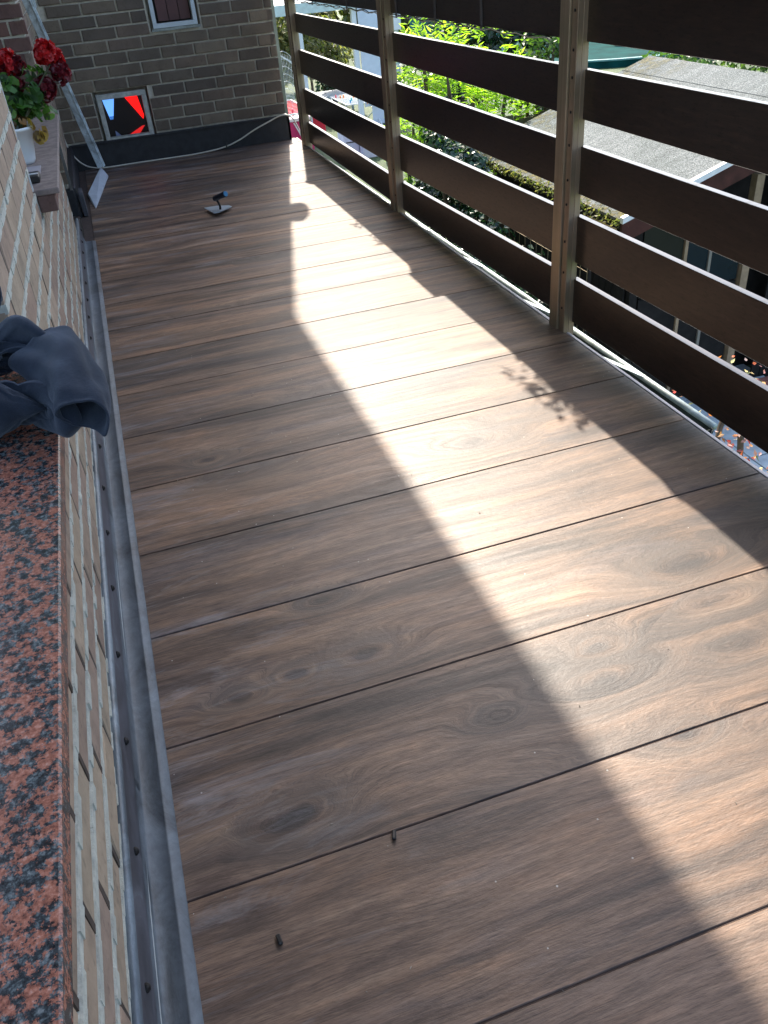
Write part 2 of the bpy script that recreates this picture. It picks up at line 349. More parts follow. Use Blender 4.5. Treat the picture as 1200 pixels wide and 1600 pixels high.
def lay(parent, mat, origin, axis, length, rows, offs, holes=(), rot=0.0, keep=None, seed=0, zero=(0, 0, 0), JP=.036):
    """lay courses on a face; s runs along the wall, origin is the start at the bed of the first course"""
    meshes = [brick_mesh(PITCH - JP, COURSE - JT, .12 if JP > .03 else .3, mat, seed * 100 + i) for i in range(5)]
    r_ = random.Random(seed); rest = MB(); n = 0
    for row in rows:
        zc = origin[2] + row * COURSE + COURSE / 2
        s0 = offs[row % len(offs)] - PITCH; iv = []
        while s0 < length:
            a, b = max(0, s0), min(length, s0 + PITCH - JP)
            if b - a > .06: iv.append([a, b])
            s0 += PITCH
        for (h0, h1, z0, z1) in holes:
            if zc + COURSE / 2 - .06 > z0 and zc - COURSE / 2 + .06 < z1:
                nv = []
                for a, b in iv:
                    if b <= h0 or a >= h1: nv.append([a, b])
                    else:
                        if h0 - a > .08: nv.append([a, h0 - .01])
                        if b - h1 > .08: nv.append([h1 + .01, b])
                iv = nv
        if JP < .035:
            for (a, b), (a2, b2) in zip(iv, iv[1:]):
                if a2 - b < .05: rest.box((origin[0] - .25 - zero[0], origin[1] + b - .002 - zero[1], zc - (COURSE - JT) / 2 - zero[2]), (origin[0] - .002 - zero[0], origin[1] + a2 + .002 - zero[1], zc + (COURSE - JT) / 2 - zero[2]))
        for a, b in iv:
            c = (a + b) / 2
            if keep and not keep(c, zc): continue
            pos = (origin[0] + axis[0] * c, origin[1] + axis[1] * c, zc)
            out = r_.uniform(-.006, .008)
            nrm = (axis[1], -axis[0])
            pos = (pos[0] + nrm[0] * out - zero[0], pos[1] + nrm[1] * out - zero[1], pos[2] + r_.uniform(-.003, .003) - zero[2])
            link('brick', meshes[r_.randrange(5)], parent, pos, (r_.uniform(-.006, .006), 0, rot + r_.uniform(-.006, .006)), (1, (b - a) / (PITCH - JP), 1)); n += 1
    if rest.v: tag(rest.build('joint_shade', JSHADE, parent), kind='stuff')
    return n
JSHADE = simple('painted_joint_shade', (.06, .045, .035), .95, var=.4, sc=40)  # dark fill paints the shadow in the upright gaps between bricks

# left wall (the house front): face towards +X at XW
XW = -.215; ZB = .40
lw = thing('brick_wall', 'cream brick house wall with granite sills running along the left side of the balcony', 'wall', (XW, 0, 0)); Z = (XW, 0, 0)
core = MB()
REC = .31
core.box((-.75, -6, -.6), (XW - REC, 3.29, 1.98)); core.box((-.75, 3.292, -.6), (XW - REC, 7.23, 8.2)); core.box((-.75, 7.232, -.6), (XW - REC, 12.68, 1.86))
core.build('mortar', MO_L, lw, off=Z)
# pointing: raised weathered bed joints standing a little proud
bed = MB(); rj = random.Random(3)
for row in range(0, 15):
    z = ZB + row * COURSE - .003
    ya_, ye = (-2.0, 12.68) if row < 7 else (3.31, 7.23)
    y = ya_
    while y < ye - .02:
        y2 = min(ye, y + .12); h = .021 + rj.uniform(0, .006); d = .004 + rj.uniform(-.007, .006)
        bed.box((XW - .06, y, z - h), (XW + d, y2 - .0001, z + h)); y = y2
tag(bed.build('pointing', MO_L, lw, off=Z), kind='stuff')
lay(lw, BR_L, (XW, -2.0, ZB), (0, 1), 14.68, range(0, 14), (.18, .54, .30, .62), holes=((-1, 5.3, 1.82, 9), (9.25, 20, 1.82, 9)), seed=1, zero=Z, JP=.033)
# granite sill under the nearest window
gs = MB().box((-1.3, -6, 1.985), (.004, 3.45, 2.07)).build('window_sill', GRAN, lw, bevel=.007, off=Z); gs['label'] = 'polished red and black granite sill'
# second sill, on a brick support
g2 = MB().box((-.6, 7.30, 2.03), (.005, 12.2, 2.085)).build('window_sill', STONE2, lw, bevel=.008, off=Z); g2['label'] = 'rough brownish stone sill'
for k in range(16):
    MB().box((XW + .002, 7.31 + k * .24, 1.875), (-.05, 7.31 + k * .24 + .205, 2.027)).build('brick', BR_R, lw, bevel=.008, off=Z)
MB().box((-.75, 7.24, 1.862), (XW - .002, 12.2, 2.028)).build('mortar', MO_L, lw, off=Z)
gr_ = MB().box((XW - .12, 7.235, 2.09), (XW - .004, 7.26, 6.5)); gr_.box((XW - .12, 7.262, 2.09), (XW - .035, 7.285, 6.5)); gr_.box((XW - .12, 7.29, 2.09), (XW - .004, 7.32, 6.5))
gr_.build('shutter_rail', WHITEP, lw, off=Z)
# end piece of house wall past the door recess, with reddish jamb facing the camera
ew = thing('brick_wall', 'short reddish brick return wall beyond the door recess, left of the back wall', 'wall', (XW, 15.2, 0)); Z2 = (XW, 15.2, 0)
MB().box((-2.2, 15.235, -.6), (XW - .07, 19.42, 12)).build('mortar', MO_B, ew, off=Z2)
lay(ew, BR_R, (-2.0, 15.2, .55), (1, 0), 1.78, range(0, 14), (.3, .66, .1, .5), rot=-math.pi / 2, seed=5, zero=Z2)
lay(ew, BR_L, (XW - .04, 15.2, .55), (0, 1), 4.2, range(0, 14), (.1, .45), seed=6, zero=Z2)
up = MB().box((-2.0, 15.05, -.02), (XW + .02, 15.19, .5)); up.box((XW - .06, 15.1, -.02), (XW + .05, 19.4, .52)); up.build('upstand', BLACKFELT, ew, bevel=.02, off=Z2)
MB().box((XW - .04, 15.06, .1), (XW + .01, 15.095, 1.6)).build('corner_strip', simple('dull_corner_strip', (.15, .145, .13), .8), ew, off=Z2)
MB().box((XW + .075, 15.08, .0), (XW + .15, 15.5, .42)).build('lead_apron', LEAD, ew, bevel=.01, off=Z2)
rc = MB().box((-2.3, 7.0, -.6), (-2.1, 15.2, 9)); rc.box((-2.1, 12.7, -.1), (-.3, 15.0, .02)); rc.box((-2.1, 12.0, 6.6), (-.3, 15.2, 7.2))
rc = rc.build('door_recess', BLACKFELT, ew, off=Z2)
# black block standing in the recess
MB().prism([(-.62, 13.2), (-.20, 13.1), (-.16, 13.9), (-.58, 14.1)], .03, .3).build('threshold_block', BLACK, ew, bevel=.02, off=Z2)

# back wall
YB = 19.4
bw = thing('brick_wall', 'grey brown brick wall closing the far end of the balcony, with a black bitumen foot', 'wall', (2, YB, 0)); Z3 = (2, YB, 0)
XR = 4.72
mc = MB()
for xa, xb, holes_ in ((-2.2, .54, ()), (.541, 1.719, ((.41, 1.5),)), (1.72, 2.06, ()), (2.061, 3.13, ((2.48, 5.5),)), (3.131, XR - .03, ())):
    z_ = -.6
    for h0, h1 in holes_ + ((14, 14),):
        mc.box((xa, YB + .05, z_), (xb, YB + 2.5, h0)); z_ = h1
mc.box((.5, YB + .6, .3), (1.8, YB + .62, 1.6)); mc.box((2.0, YB + .6, 2.3), (3.2, YB + .62, 5.6))
mc.build('mortar', MO_B, bw, off=Z3)
# (window openings are cut by leaving bricks out; the upper one sits in a dark reveal)
n_b = lay(bw, BR_B, (-1.6, YB, .555), (1, 0), XR + 1.6, range(0, 14), (.10, .46, .22, .58), rot=-math.pi / 2,
    holes=((.53 + 1.6, 1.73 + 1.6, .42, 1.49), (2.03 + 1.6, 3.16 + 1.6, 2.46, 6), (-1.6 + 1.6, -.06 + 1.6, 3.09, 6)), seed=8, zero=Z3)
# quoin faces of the right hand end (facing +X)
lay(bw, BR_B, (XR, YB, .555), (0, 1), 2.4, range(0, 14), (.36, .72), seed=9, zero=Z3)
MB().box((-1.7, YB - .05, -.025), (XR + .06, YB + .028, .5)).box((-1.7, YB - .085, .492), (XR + .075, YB + .02, .535)).box((XR + .001, YB - .05, -.025), (XR + .06, YB + 2.4, .535)).build('bitumen_foot', BLACKFELT, bw, bevel=.008, off=Z3)
def window(x0, x1, z0, z1, fw_, mat, y=YB - .0, depth=.12, open_top=False):
    f = MB()
    f.box((x0, y - .035, z0), (x1, y + .08, z0 + fw_)); f.box((x0, y - .032, z0 + fw_), (x0 + fw_, y + .08, z1 - (0 if open_top else fw_))); f.box((x1 - fw_, y - .032, z0 + fw_), (x1, y + .08, z1 - (0 if open_top else fw_)))
    if not open_top: f.box((x0, y - .035, z1 - fw_), (x1, y + .08, z1))
    fr = f.build('window', mat, bw, bevel=.006, off=Z3); return fr
w1 = window(.60, 1.66, .47, 1.44, .10, simple('light_window_frame', (.42, .43, .40), .7, var=.25, sc=30, bump=.2)); w1['label'] = 'small square cellar-like window with red and blue glass'
y1 = YB + .07
def pane(par, pts, y, mat, th=.02, name='pane'):
    Mx = Matrix(((1, 0, 0, 0), (0, 0, 1, 0), (0, 1, 0, 0), (0, 0, 0, 1)))
    return MB().prism(pts, y, y + th, Mx).build(name, mat, par, off=Z3)
DG = mat_glass('dark_window_glass', (.02, .014, .013), .12)
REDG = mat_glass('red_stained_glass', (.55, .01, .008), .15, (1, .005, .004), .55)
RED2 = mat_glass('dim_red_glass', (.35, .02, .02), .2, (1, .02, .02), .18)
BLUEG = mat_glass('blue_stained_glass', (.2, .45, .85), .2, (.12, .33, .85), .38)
def pn(par, pts, y, mat, name='pane'):
    o = pane(par, pts, y, mat, name=name); o.location = (0, 0, 0); return o
x0, x1, z0, z1 = .70, 1.56, .57, 1.34
g_ = pn(w1, [(x0, z0), (x1, z0), (x1, z1), (x0, z1)], y1 + .05, DG)
pn(w1, [(.715, 1.325), (.97, 1.325), (.86, .93), (.79, .93)], y1 + .02, BLUEG)
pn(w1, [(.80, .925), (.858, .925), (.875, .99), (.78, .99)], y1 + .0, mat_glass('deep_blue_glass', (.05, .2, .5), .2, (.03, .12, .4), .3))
pn(w1, [(1.20, 1.325), (1.47, 1.325), (1.53, .93), (1.50, .85)], y1 + .02, REDG)
pn(w1, [(1.13, .575), (1.36, .575), (1.50, .72), (1.44, .715)], y1 + .02, RED2)
pn(w1, [(.83, .575), (.95, .575), (.84, .69)], y1 + .02, mat_glass('pale_blue_glass', (.25, .3, .5), .2))
MB().box((.70, YB - .03, .571), (1.56, YB + .065, .585)).build('sill_ledge', GREYP, w1, off=Z3).location = (0, 0, 0)
w2 = window(2.12, 3.07, 2.545, 5.4, .085, WHITEP); w2['label'] = 'white framed window with dark red boards inside'
MARO = simple('maroon_board', (.085, .028, .028), .55, var=.2, sc=6)
for k in range(3): pn(w2, [(2.27 + k * .235, 2.66), (2.49 + k * .235, 2.66), (2.49 + k * .235, 5.3), (2.27 + k * .235, 5.3)], YB + .15, MARO, 'board')
pn(w2, [(2.2, 2.63), (2.99, 2.63), (2.99, 5.32), (2.2, 5.32)], YB + .22, DARKIN, 'dark_back')
# small dead plant on that window ledge
MB().box((2.08, YB - .06, 2.49), (3.11, YB + .02, 2.54)).build('ledge', GREYP, w2, off=Z3).location = (0, 0, 0)
w3 = window(-1.2, -.10, 3.14, 5.4, .1, WHITEP); w3['label'] = 'corner of a white framed window at the top left'
pn(w3, [(-1.1, 3.24), (-.2, 3.24), (-.2, 5.3), (-1.1, 5.3)], YB + .06, DG)

# house roof overhang and an added unseen blocker: above the picture, they throw the long shadow edge
SOF = simple('white_soffit', (.55, .54, .52), .8)
rf = thing('roof_overhang', 'wide white eave of the house high above the balcony', 'roof', (0, 8, 11)); ZR = (0, 8, 11)
ez = (4.55 - 2.24) / .207
MB().box((-3, -8, ez), (4.55, 19.3, ez + .35)).build('soffit', SOF, rf, off=ZR)
MB().box((4.551, -8, ez + .05), (4.60, 19.3, ez + .45)).build('fascia', WHITEP, rf, off=ZR)
MB().box((-3, -8, 8.2), (-.25, 19.3, ez)).build('upper_wall', BR_L, rf, off=ZR)
wblk = thing('added_blocker', 'added unseen round lantern on the end of the grey brick wall', 'blocker', (XR, YB + .1, 6.7)); ZL = (XR, YB + .1, 6.7)  # unseen, added for the bump in the shadow edge on the floor
MB().box((XR - .05, YB + .0 + .02, 6.5), (XR + .07, YB + .2, 6.8)).build('bracket', BLACK, wblk, off=ZL)
MB().lathe([(0, 6.2), (.13, 6.3), (.2, 6.6), (.2, 7.0), (.12, 7.3), (0, 7.42)], (XR + .10, YB + .1, 0), 14).build('blocker_body', simple('blocker_grey', (.3, .3, .28), .3), wblk, smooth=True, off=ZL)

# ------------------------------------------------------------------ flashing along the left wall
fl = thing('wall_flashing', 'weathered zinc and lead flashing strip along the foot of the cream brick wall', 'flashing', (-.2, 5, 0)); ZF = (-.2, 5, 0)
MB().box((XW - .035, -4, .0), (-.178, 13.25, .375)).build('upright_strip', LEAD, fl, off=ZF)
MB().tube([(XW + .012, y, .385) for y in (-4, 2, 6, 10, 13.3)], .027, 8).build('sealant_bead', ZBEAD, fl, smooth=True, off=ZF)
rz = random.Random(5); y = -4
while y < 13.2:                                  # lengths of zinc sheet, each lapped a little over the next
    y2 = min(13.25, y + 2.86); b = MB(); z0 = rz.uniform(.006, .012)
    prof = [(-.177, .10), (-.165, .03), (-.155, z0 + .012), (-.06, z0 + .010), (-.054, z0 + .016), (-.047, z0 + .010), (-.005, z0 + .004), (-.001, z0 - .012)]
    n = len(prof); vv = [(px, yy, pz) for yy in (y, y2 + .05) for px, pz in prof]
    vv += [(px + .002, yy, pz - .012) for yy in (y, y2 + .05) for px, pz in prof]
    b.add(vv, [(i, i + 1, n + i + 1, n + i) for i in range(n - 1)] + [(2 * n + i, 3 * n + i, 3 * n + i + 1, 2 * n + i + 1) for i in range(n - 1)])
    b.build('zinc_sheet', ZINC, fl, smooth=True, off=ZF); y = y2
MB().tube([(-.176, yy, .045 + .008 * math.sin(yy * 2.3)) for yy in [i * .5 - 4 for i in range(35)]], .009, 6).build('sealant_line', simple('grey_sealant', (.42, .45, .44), .6), fl, smooth=True, off=ZF)
scm = MB().lathe([(0, .0), (.017, .0), (.017, .008), (.008, .02), (0, .022)], n=10)
scm.v = [(z, y_, -x) for x, y_, z in scm.v]; scm = scm.mesh('screw', SCREW, smooth=False)
for k in range(26): link('screw', scm, fl, (-.178 + .2, -1.6 + k * .70 - 5 + rng.uniform(-.03, .03), .27 + rng.uniform(-.015, .015)), scale=(1, 1.2, 1.4))

# ------------------------------------------------------------------ railing
rl = thing('railing', 'balcony railing of dark brown boards on bronze metal posts along the right side', 'railing', (4.95, 6.4, 0)); ZG = (4.95, 6.4, 0)
posts = [6.24, 11.92, 18.35, .45, -5.2]
for y0 in posts:
    far = y0 > 12; q = MB()
    q.prism([(4.852, y0 + .12), (5.05, y0 + .12), (5.05, y0 + .37), (4.895, y0 + .37), (4.86, y0 + .31), (4.852, y0 + .30)], -.32, 3.62)
    po = q.build('post', ALU, rl, off=ZG, bevel=.004)
    cl = MB().box((4.872, y0, -.02), (4.93, y0 + .108, 3.62)).box((4.93, y0 + .0, -.1), (5.0, y0 + .015, 3.6)).build('clamp_strip', ALUC, po, off=ZG, bevel=.004); cl.location = (0, 0, 0)
    sm = MB().lathe([(0, 0), (.014, 0), (.014, .006), (0, .01)], n=8); sm.v = [(-z, y_, x) for x, y_, z in sm.v]; sme = sm.mesh('screw', SCREW)
    for zz in (.27, .67, 1.0, 1.38, 1.62, 1.95, 2.25, 2.55, 2.78, 3.1):
        link('screw', sme, po, (4.872 - ZG[0], y0 + .055 - ZG[1], zz - ZG[2]))
bays = [(-5.1, .50), (.52, 6.29), (6.31, 11.97), (11.99, 18.42)]
zr = [((.125, .62), (.03, .47)), ((.80, 1.275), (.655, 1.18)), ((1.485, 1.935), (1.455, 1.925)), ((2.17, 2.615), (2.22, 2.60)), ((2.84, 3.428), (2.85, 3.428))]
def zat(i, y):
    f = min(1.6, max(-.3, (y - 5.0) / 6.9)); (a0, a1), (b0, b1) = zr[i]
    return a0 + (b0 - a0) * f, a1 + (b1 - a1) * f
for ya, yb in bays:
    for i in range(5):
        b = MB(); (a0, a1), (b0, b1) = zat(i, ya), zat(i, yb)
        if yb > 12: b0 = max(b0, (.055, .66, 1.46, 2.2, 2.85)[i]); b1 = (.49, 1.17, 1.92, 2.6, 3.428)[i]
        x0_, x1_ = 4.975, 5.045
        b.add([(x0_, ya, a0), (x1_, ya, a0), (x1_, yb, b0), (x0_, yb, b0), (x0_, ya, a1), (x1_, ya, a1), (x1_, yb, b1), (x0_, yb, b1)],
              [(3, 2, 1, 0), (4, 5, 6, 7), (0, 1, 5, 4), (1, 2, 6, 5), (2, 3, 7, 6), (3, 0, 4, 7)])
        b.build('board', BOARD, rl, off=ZG, bevel=.004)
for ya, yb in ((-5.2, 18.75),): MB().box((4.86, ya, 3.42), (5.10, yb, 3.50)).build('handrail', ALUC, rl, off=ZG, bevel=.01)
MB().lathe([(0, 0), (.17, .02), (.2, .12), (.15, .25), (0, .3)], (4.98, 18.45, 3.5), 14).build('post_cap', ALUC, rl, smooth=True, off=ZG)
# cable tied to the underside of the top board
cb = thing('cable', 'thin dark cable tied in loops under the top board of the railing', 'cable', (4.95, 12, 2.83)); ZC = (4.95, 12, 2.83)
rc_ = random.Random(12)
for s_ in range(2): MB().tube([(4.962 - .008 * s_, 6.9 + i * .16, 2.835 - .012 * s_ + .014 * math.sin(i * (1.3 + .3 * s_)) + rc_.uniform(-.006, .006)) for i in range(72)], .0075, 5).build('strand', CABLE if s_ else BLACK, cb, smooth=True, off=ZC)
for y_ in (8.6, 10.07, 11.62, 14.2, 16.6): MB().box((4.958, y_, 2.80), (4.972, y_ + .028, 3.34)).box((4.958, y_ + .035, 2.80), (4.970, y_ + .05, 3.34)).build('tie', simple('grey_tie', (.10, .095, .10), .5), cb, off=ZC)
# planter on the outside of the hand rail (throws the leafy shadow)
pl = thing('planter_box', 'long planter box of leafy plants hung outside the handrail', 'planter', (5.3, 9, 3.3)); ZP = (5.3, 9, 3.3)
MB().box((5.12, 7.5, 2.95), (5.5, 10.0, 3.45)).build('box', simple('terracotta_box', (.25, .12, .08), .8), pl, off=ZP, bevel=.02)

# floor edge trim and gutter
tr = thing('edge_trim', 'pale metal trim along the outer edge of the tiled floor', 'trim', (W, 8, 0)); ZT = (W, 8, 0); y = -5.2
while y < 19.5:
    y2 = min(19.5, y + 2.86); MB().box((W + .022, y, -.12), (W + .05 + rng.uniform(0, .006), y2 - .004, -.006)).build('trim_length', TRIM, tr, off=ZT); y = y2
gt = thing('gutter', 'pale zinc gutter running below the outer floor edge', 'gutter', (5.2, 8, -.3)); ZU = (5.2, 8, -.3)
def xg(y_): return 5.06 + .13 * (15.5 - y_) / 11.5
b = MB(); ys_ = [4.05 + i * (18.9 - 4.05) / 14 for i in range(15)]; n = 9
for y_ in ys_:
    for k in range(n):
        a = math.pi * (1 + k / (n - 1)); b.v.append((xg(y_) - .03 + .11 * math.cos(a) - .0, y_, -.22 + .12 * math.sin(a)))
for i in range(len(ys_) - 1):
    for k in range(n - 1): b.f.append((i * n + k, i * n + k + 1, (i + 1) * n + k + 1, (i + 1) * n + k))
b.f.append(tuple(range(n)))
go = b.build('trough', GUTIN, gt, smooth=False, off=ZU); md = go.modifiers.new('s', 'SOLIDIFY'); md.thickness = .004
MB().tube([(xg(y_) + .085, y_, -.20) for y_ in ys_], .032, 10).build('bead', GUTTER, gt, smooth=True, off=ZU)
for y_ in (5.2, 7.2, 9.2, 11.2, 13.2, 15.2, 17.2):
    MB().bar((W + .05, y_ + .8, -.10), (xg(y_) + .08, y_, -.175), .05, .01).build('bracket', GUTTER, gt, off=ZU)
MB().box((W + .05, -5.2, -1.1), (W + .052, 19.5, -.13)).build('apron', LEAD, gt, off=ZU)
dwn = MB().bar((xg(4.0) + .05, 4.04, -.2), (xg(4.0) + .02, 4.1, -.5), .02).build('end_hook', BLACK, gt, off=ZU)

# ------------------------------------------------------------------ small things on the floor
cbl = thing('power_cord', 'cream cord lying along the black foot of the back wall and over its end', 'cord', (2.4, 19.2, 0))
cp = [(-.24, 19.33, 1.27), (-.27, 19.33, .95), (-.27, 19.3, .65), (-.2, 19.28, .38), (-.03, 19.25, .15), (.2, 19.22, .045), (.5, 19.2, .02), (1.1, 19.22, .02), (1.8, 19.2, .02), (2.5, 19.22, .02), (3.1, 19.25, .06), (3.5, 19.27, .16), (3.9, 19.28, .33), (4.25, 19.29, .45), (4.6, 19.3, .555), (4.82, 19.3, .49), (4.93, 19.3, .3), (4.99, 19.25, .1), (5.0, 19.2, -.2)]
def spline(pts, k=6):
    P = [Vector(p) for p in pts]; out = []
    for i in range(len(P) - 1):
        a, b, c, d = P[max(i - 1, 0)], P[i], P[i + 1], P[min(i + 2, len(P) - 1)]
        for j in range(k):
            t_ = j / k; out.append(.5 * ((2 * b) + (-a + c) * t_ + (2 * a - 5 * b + 4 * c - d) * t_ * t_ + (-a + 3 * b - 3 * c + d) * t_ ** 3))
    return out + [P[-1]]
MB().tube(spline(cp), .016, 8).build('cord', CABLE, cbl, smooth=True, off=(2.4, 19.2, 0))
MB().tube([(3.18, 19.2, .03), (3.2, 19.17, .12), (3.21, 19.2, .17)], .014, 6).build('clip', BLACK, cbl, off=(2.4, 19.2, 0))
# trowel
TZ = (2.13, 13.8, 0)
tw = thing('trowel', 'small steel trowel with a dark handle and blue end lying on the tiles', 'trowel', TZ)
bl = MB().prism([(1.93, 14.10), (2.05, 13.56), (2.14, 13.55), (2.46, 13.84), (2.42, 13.98), (2.18, 14.10)], .055, .066).build('blade', simple('steel_blade', (.45, .52, .58), .35, .3, var=.1), tw, off=TZ)
MB().tube(spline([(2.21, 13.75, .066), (2.215, 13.76, .13), (2.19, 13.78, .22), (2.17, 13.8, .27)]), .022, 8).build('tang', SCREW, tw, smooth=True, off=TZ)
MB().tube([(2.13, 13.86, .245), (2.15, 13.83, .27), (2.25, 13.70, .33), (2.33, 13.6, .375), (2.34, 13.585, .38)], [.03, .055, .052, .06, .058], 12).build('handle', simple('dark_blue_handle', (.012, .02, .035), .4), tw, smooth=True, off=TZ)
MB().tube([(2.34, 13.584, .380), (2.352, 13.568, .387)], .05, 12).build('end_cap', simple('blue_cap', (.05, .22, .42), .35), tw, off=TZ)
tw.scale = (.88, .88, .88); tw.location = Vector((2.12, 13.82, 0)) * S
# rubber pellets
for (x, y, a, lb) in ((1.065, .969, 1.25, 'tiny black rubber plug on the tile joint, farther of two'), (.388, .649, 1.7, 'tiny black rubber plug lying on the wide brown tile, nearer of two')):
    ob = MB().box((-.026, -.011, 0), (.026, .011, .022)).mesh('rubber_plug', BLACK, bevel=.005)
    tag(link('rubber_plug', ob, None, (x, y, .001), (0, 0, a)), lb, 'plug')
gz = random.Random(21); cr = MB()
for i in range(110):
    x, y = gz.uniform(.05, 4.7), gz.uniform(-.8, 18) ** 1.0; s = gz.uniform(.0025, .007)
    a = gz.uniform(0, 6.28); l = s * gz.uniform(1, 3)
    cr.bar((x, y, .004), (x + l * math.cos(a), y + l * math.sin(a), .004 + gz.uniform(0, .003)), s * .6, s * .5)
tag(cr.build('floor_crumbs', simple('crumbs', (.22, .2, .17), .9, var=.8, sc=3)), 'tiny crumbs of mortar and leaf scattered over the floor tiles', 'crumbs', kind='stuff')

# leaning aluminium pole with flat head
PZ = (.3, 17.5, 0)
pw = thing('squeegee', 'long pale metal pole with a flat white head leaning in the far left corner', 'squeegee', PZ)
MB().bar((.355, 18.35, .22), (-.235, 17.0, 3.75), .17, .09, up=(0, 1, 0)).bar((.40, 18.33, .22), (-.19, 16.98, 3.75), .03, .10, up=(0, 1, 0)).build('pole', POLEW, pw, off=PZ, bevel=.006)
hd = [(.335, 18.6, .17), (.45, 18.05, .07), (.085, 15.55, .01), (-.015, 16.6, .08)]
a_, b_, c_, d_ = [Vector(v) for v in hd]; nn = (b_ - a_).cross(d_ - a_).normalized(); nn = -nn if nn.z < 0 else nn
mbh = MB(); vv = [tuple(v - nn * .05) for v in (a_, b_, c_, d_)] + [tuple(v) for v in (a_, b_, c_, d_)]
mbh.add(vv, [(0, 3, 2, 1), (4, 5, 6, 7), (0, 1, 5, 4), (1, 2, 6, 5), (2, 3, 7, 6), (3, 0, 4, 7)]); mo = mbh.build('head', simple('white_slab', (.55, .60, .66), .5, var=.1, sc=10), pw, off=PZ, bevel=.006)

# things on the second sill
PT = (-.33, 8.6, 2.085)
gp = thing('potted_geranium', 'red geranium in a white plastic pot on the brownish stone sill', 'plant', PT)
MB().lathe([(0, 2.087), (.10, 2.087), (.12, 2.12), (.175, 2.42), (.185, 2.42), (.185, 2.45), (.165, 2.45), (.155, 2.38), (0, 2.37)], (-.34, 8.75, 0), 28).build('pot', WHITEPL, gp, smooth=True, off=PT)
MB().lathe([(0, 2.385), (.155, 2.385)], (-.34, 8.75, 0), 20).build('soil', simple('soil', (.03, .02, .015), .95), gp, off=PT)
LG = mat_leaf('geranium_leaf', [(.03, .07, .02), (.05, .13, .03), (.07, .18, .035), (.10, .20, .04), (.025, .05, .02)], .3)
LY = mat_leaf('withered_leaf', [(.25, .12, .03), (.16, .07, .02), (.30, .2, .05), (.09, .05, .02)], .3)
PR = mat_leaf('red_petal', [(.40, .008, .014), (.5, .012, .014), (.34, .006, .016)], .25)
PD = mat_leaf('crimson_petal', [(.09, .005, .014), (.14, .008, .016), (.06, .004, .012), (.2, .01, .02)], .15)
gr2 = random.Random(31)
def round_leaf(b, c, nrm, r_, rnd, n=9):
    nrm = nrm.normalized(); x = nrm.orthogonal().normalized(); y_ = nrm.cross(x); a0 = rnd.uniform(0, 6.28)
    base = len(b.v); b.v.append(tuple(c - nrm * r_ * .25))
    for k in range(n):
        a = a0 + (k / (n - 1)) * 5.6; rr = r_ * (1 + .14 * math.sin(k * 3.1)); b.v.append(tuple(c + (x * math.cos(a) + y_ * math.sin(a)) * rr + nrm * r_ * .12 * math.sin(k * 2.0)))
    for k in range(n - 1): b.f.append((base, base + 1 + k, base + 2 + k))
def cluster(b, cen, rad, cnt, rl_, rnd, squash=(1, 1, 1)):
    for i in range(cnt):
        d = Vector((rnd.gauss(0, 1), rnd.gauss(0, 1), rnd.gauss(0, 1))).normalized(); rr = rad * rnd.uniform(.55, 1) ** .5
        p = Vector(cen) + Vector((d.x * squash[0], d.y * squash[1], d.z * squash[2])) * rr
        round_leaf(b, p, d + Vector((rnd.uniform(-.5, .5), rnd.uniform(-.5, .5), rnd.uniform(-.1, .8))), rl_ * rnd.uniform(.6, 1.2), rnd)
fol = MB()
for cen, rad, cnt, rl_ in (((-.25, 8.9, 2.62), .2, 34, .08), ((-.1, 8.95, 2.72), .17, 26, .075), ((-.38, 8.8, 2.6), .2, 26, .08), ((-.02, 9.0, 2.55), .13, 16, .06), ((-.02, 9.0, 2.9), .12, 12, .06), ((-.3, 8.9, 2.85), .14, 14, .07)):
    cluster(fol, cen, rad, cnt, rl_, gr2, (1, 1, .7))
fol.build('foliage', LG, gp, off=PT)
wf = MB(); cluster(wf, (-.3, 8.75, 2.46), .17, 22, .055, gr2, (1, 1, .6)); cluster(wf, (-.1, 8.7, 2.36), .07, 5, .06, gr2); wf.build('withered_foliage', LY, gp, off=PT)
def head(c, r_, mat, cnt):
    b = MB(); 
    for i in range(cnt):
        d = Vector((gr2.gauss(0, 1), gr2.gauss(0, 1), gr2.gauss(.3, 1))).normalized(); p = Vector(c) + d * r_ * gr2.uniform(.75, 1.0)
        for k in range(4):
            round_leaf(b, p + Vector((gr2.uniform(-1, 1), gr2.uniform(-1, 1), gr2.uniform(-1, 1))) * .012, d + Vector((gr2.uniform(-.6, .6), gr2.uniform(-.6, .6), gr2.uniform(-.6, .6))), .03 * gr2.uniform(.8, 1.3), gr2, 6)
    return b.build('flower_head', mat, gp, off=PT)
for c, r_, m_, n_ in (((.16, 9.0, 3.07), .12, PR, 90), ((.25, 9.05, 3.0), .085, PR, 50), ((.26, 9.0, 2.87), .10, PD, 75), ((-.24, 9.0, 3.03), .12, PR, 60), ((-.16, 9.0, 2.98), .10, PD, 50), ((.05, 9.0, 2.74), .12, PD, 90), ((-.22, 8.95, 2.80), .09, PD, 45), ((-.36, 9.0, 2.98), .1, PD, 45)):
    head(c, r_, m_, n_)
st = MB()
for a, b2 in (((-.3, 8.75, 2.4), (.2, 9.0, 2.98)), ((-.32, 8.75, 2.4), (.05, 9.0, 2.68)), ((-.3, 8.8, 2.4), (-.22, 9.0, 2.98)), ((-.3, 8.8, 2.4), (-.2, 8.95, 2.76)), ((-.1, 8.95, 2.8), (.2, 9.0, 2.86))):
    st.tube(spline([a, ((a[0] + b2[0]) / 2 + .03, (a[1] + b2[1]) / 2, (a[2] + b2[2]) / 2 + .06), b2], 4), .008, 5)
st.build('stem', simple('geranium_stem', (.06, .07, .03), .6), gp, smooth=True, off=PT)
BK = (-.22, 7.75, 2.085)
pk = thing('seed_packet', 'crumpled grey paper packet with a black and white printed end lying before the flower pot', 'packet', BK)
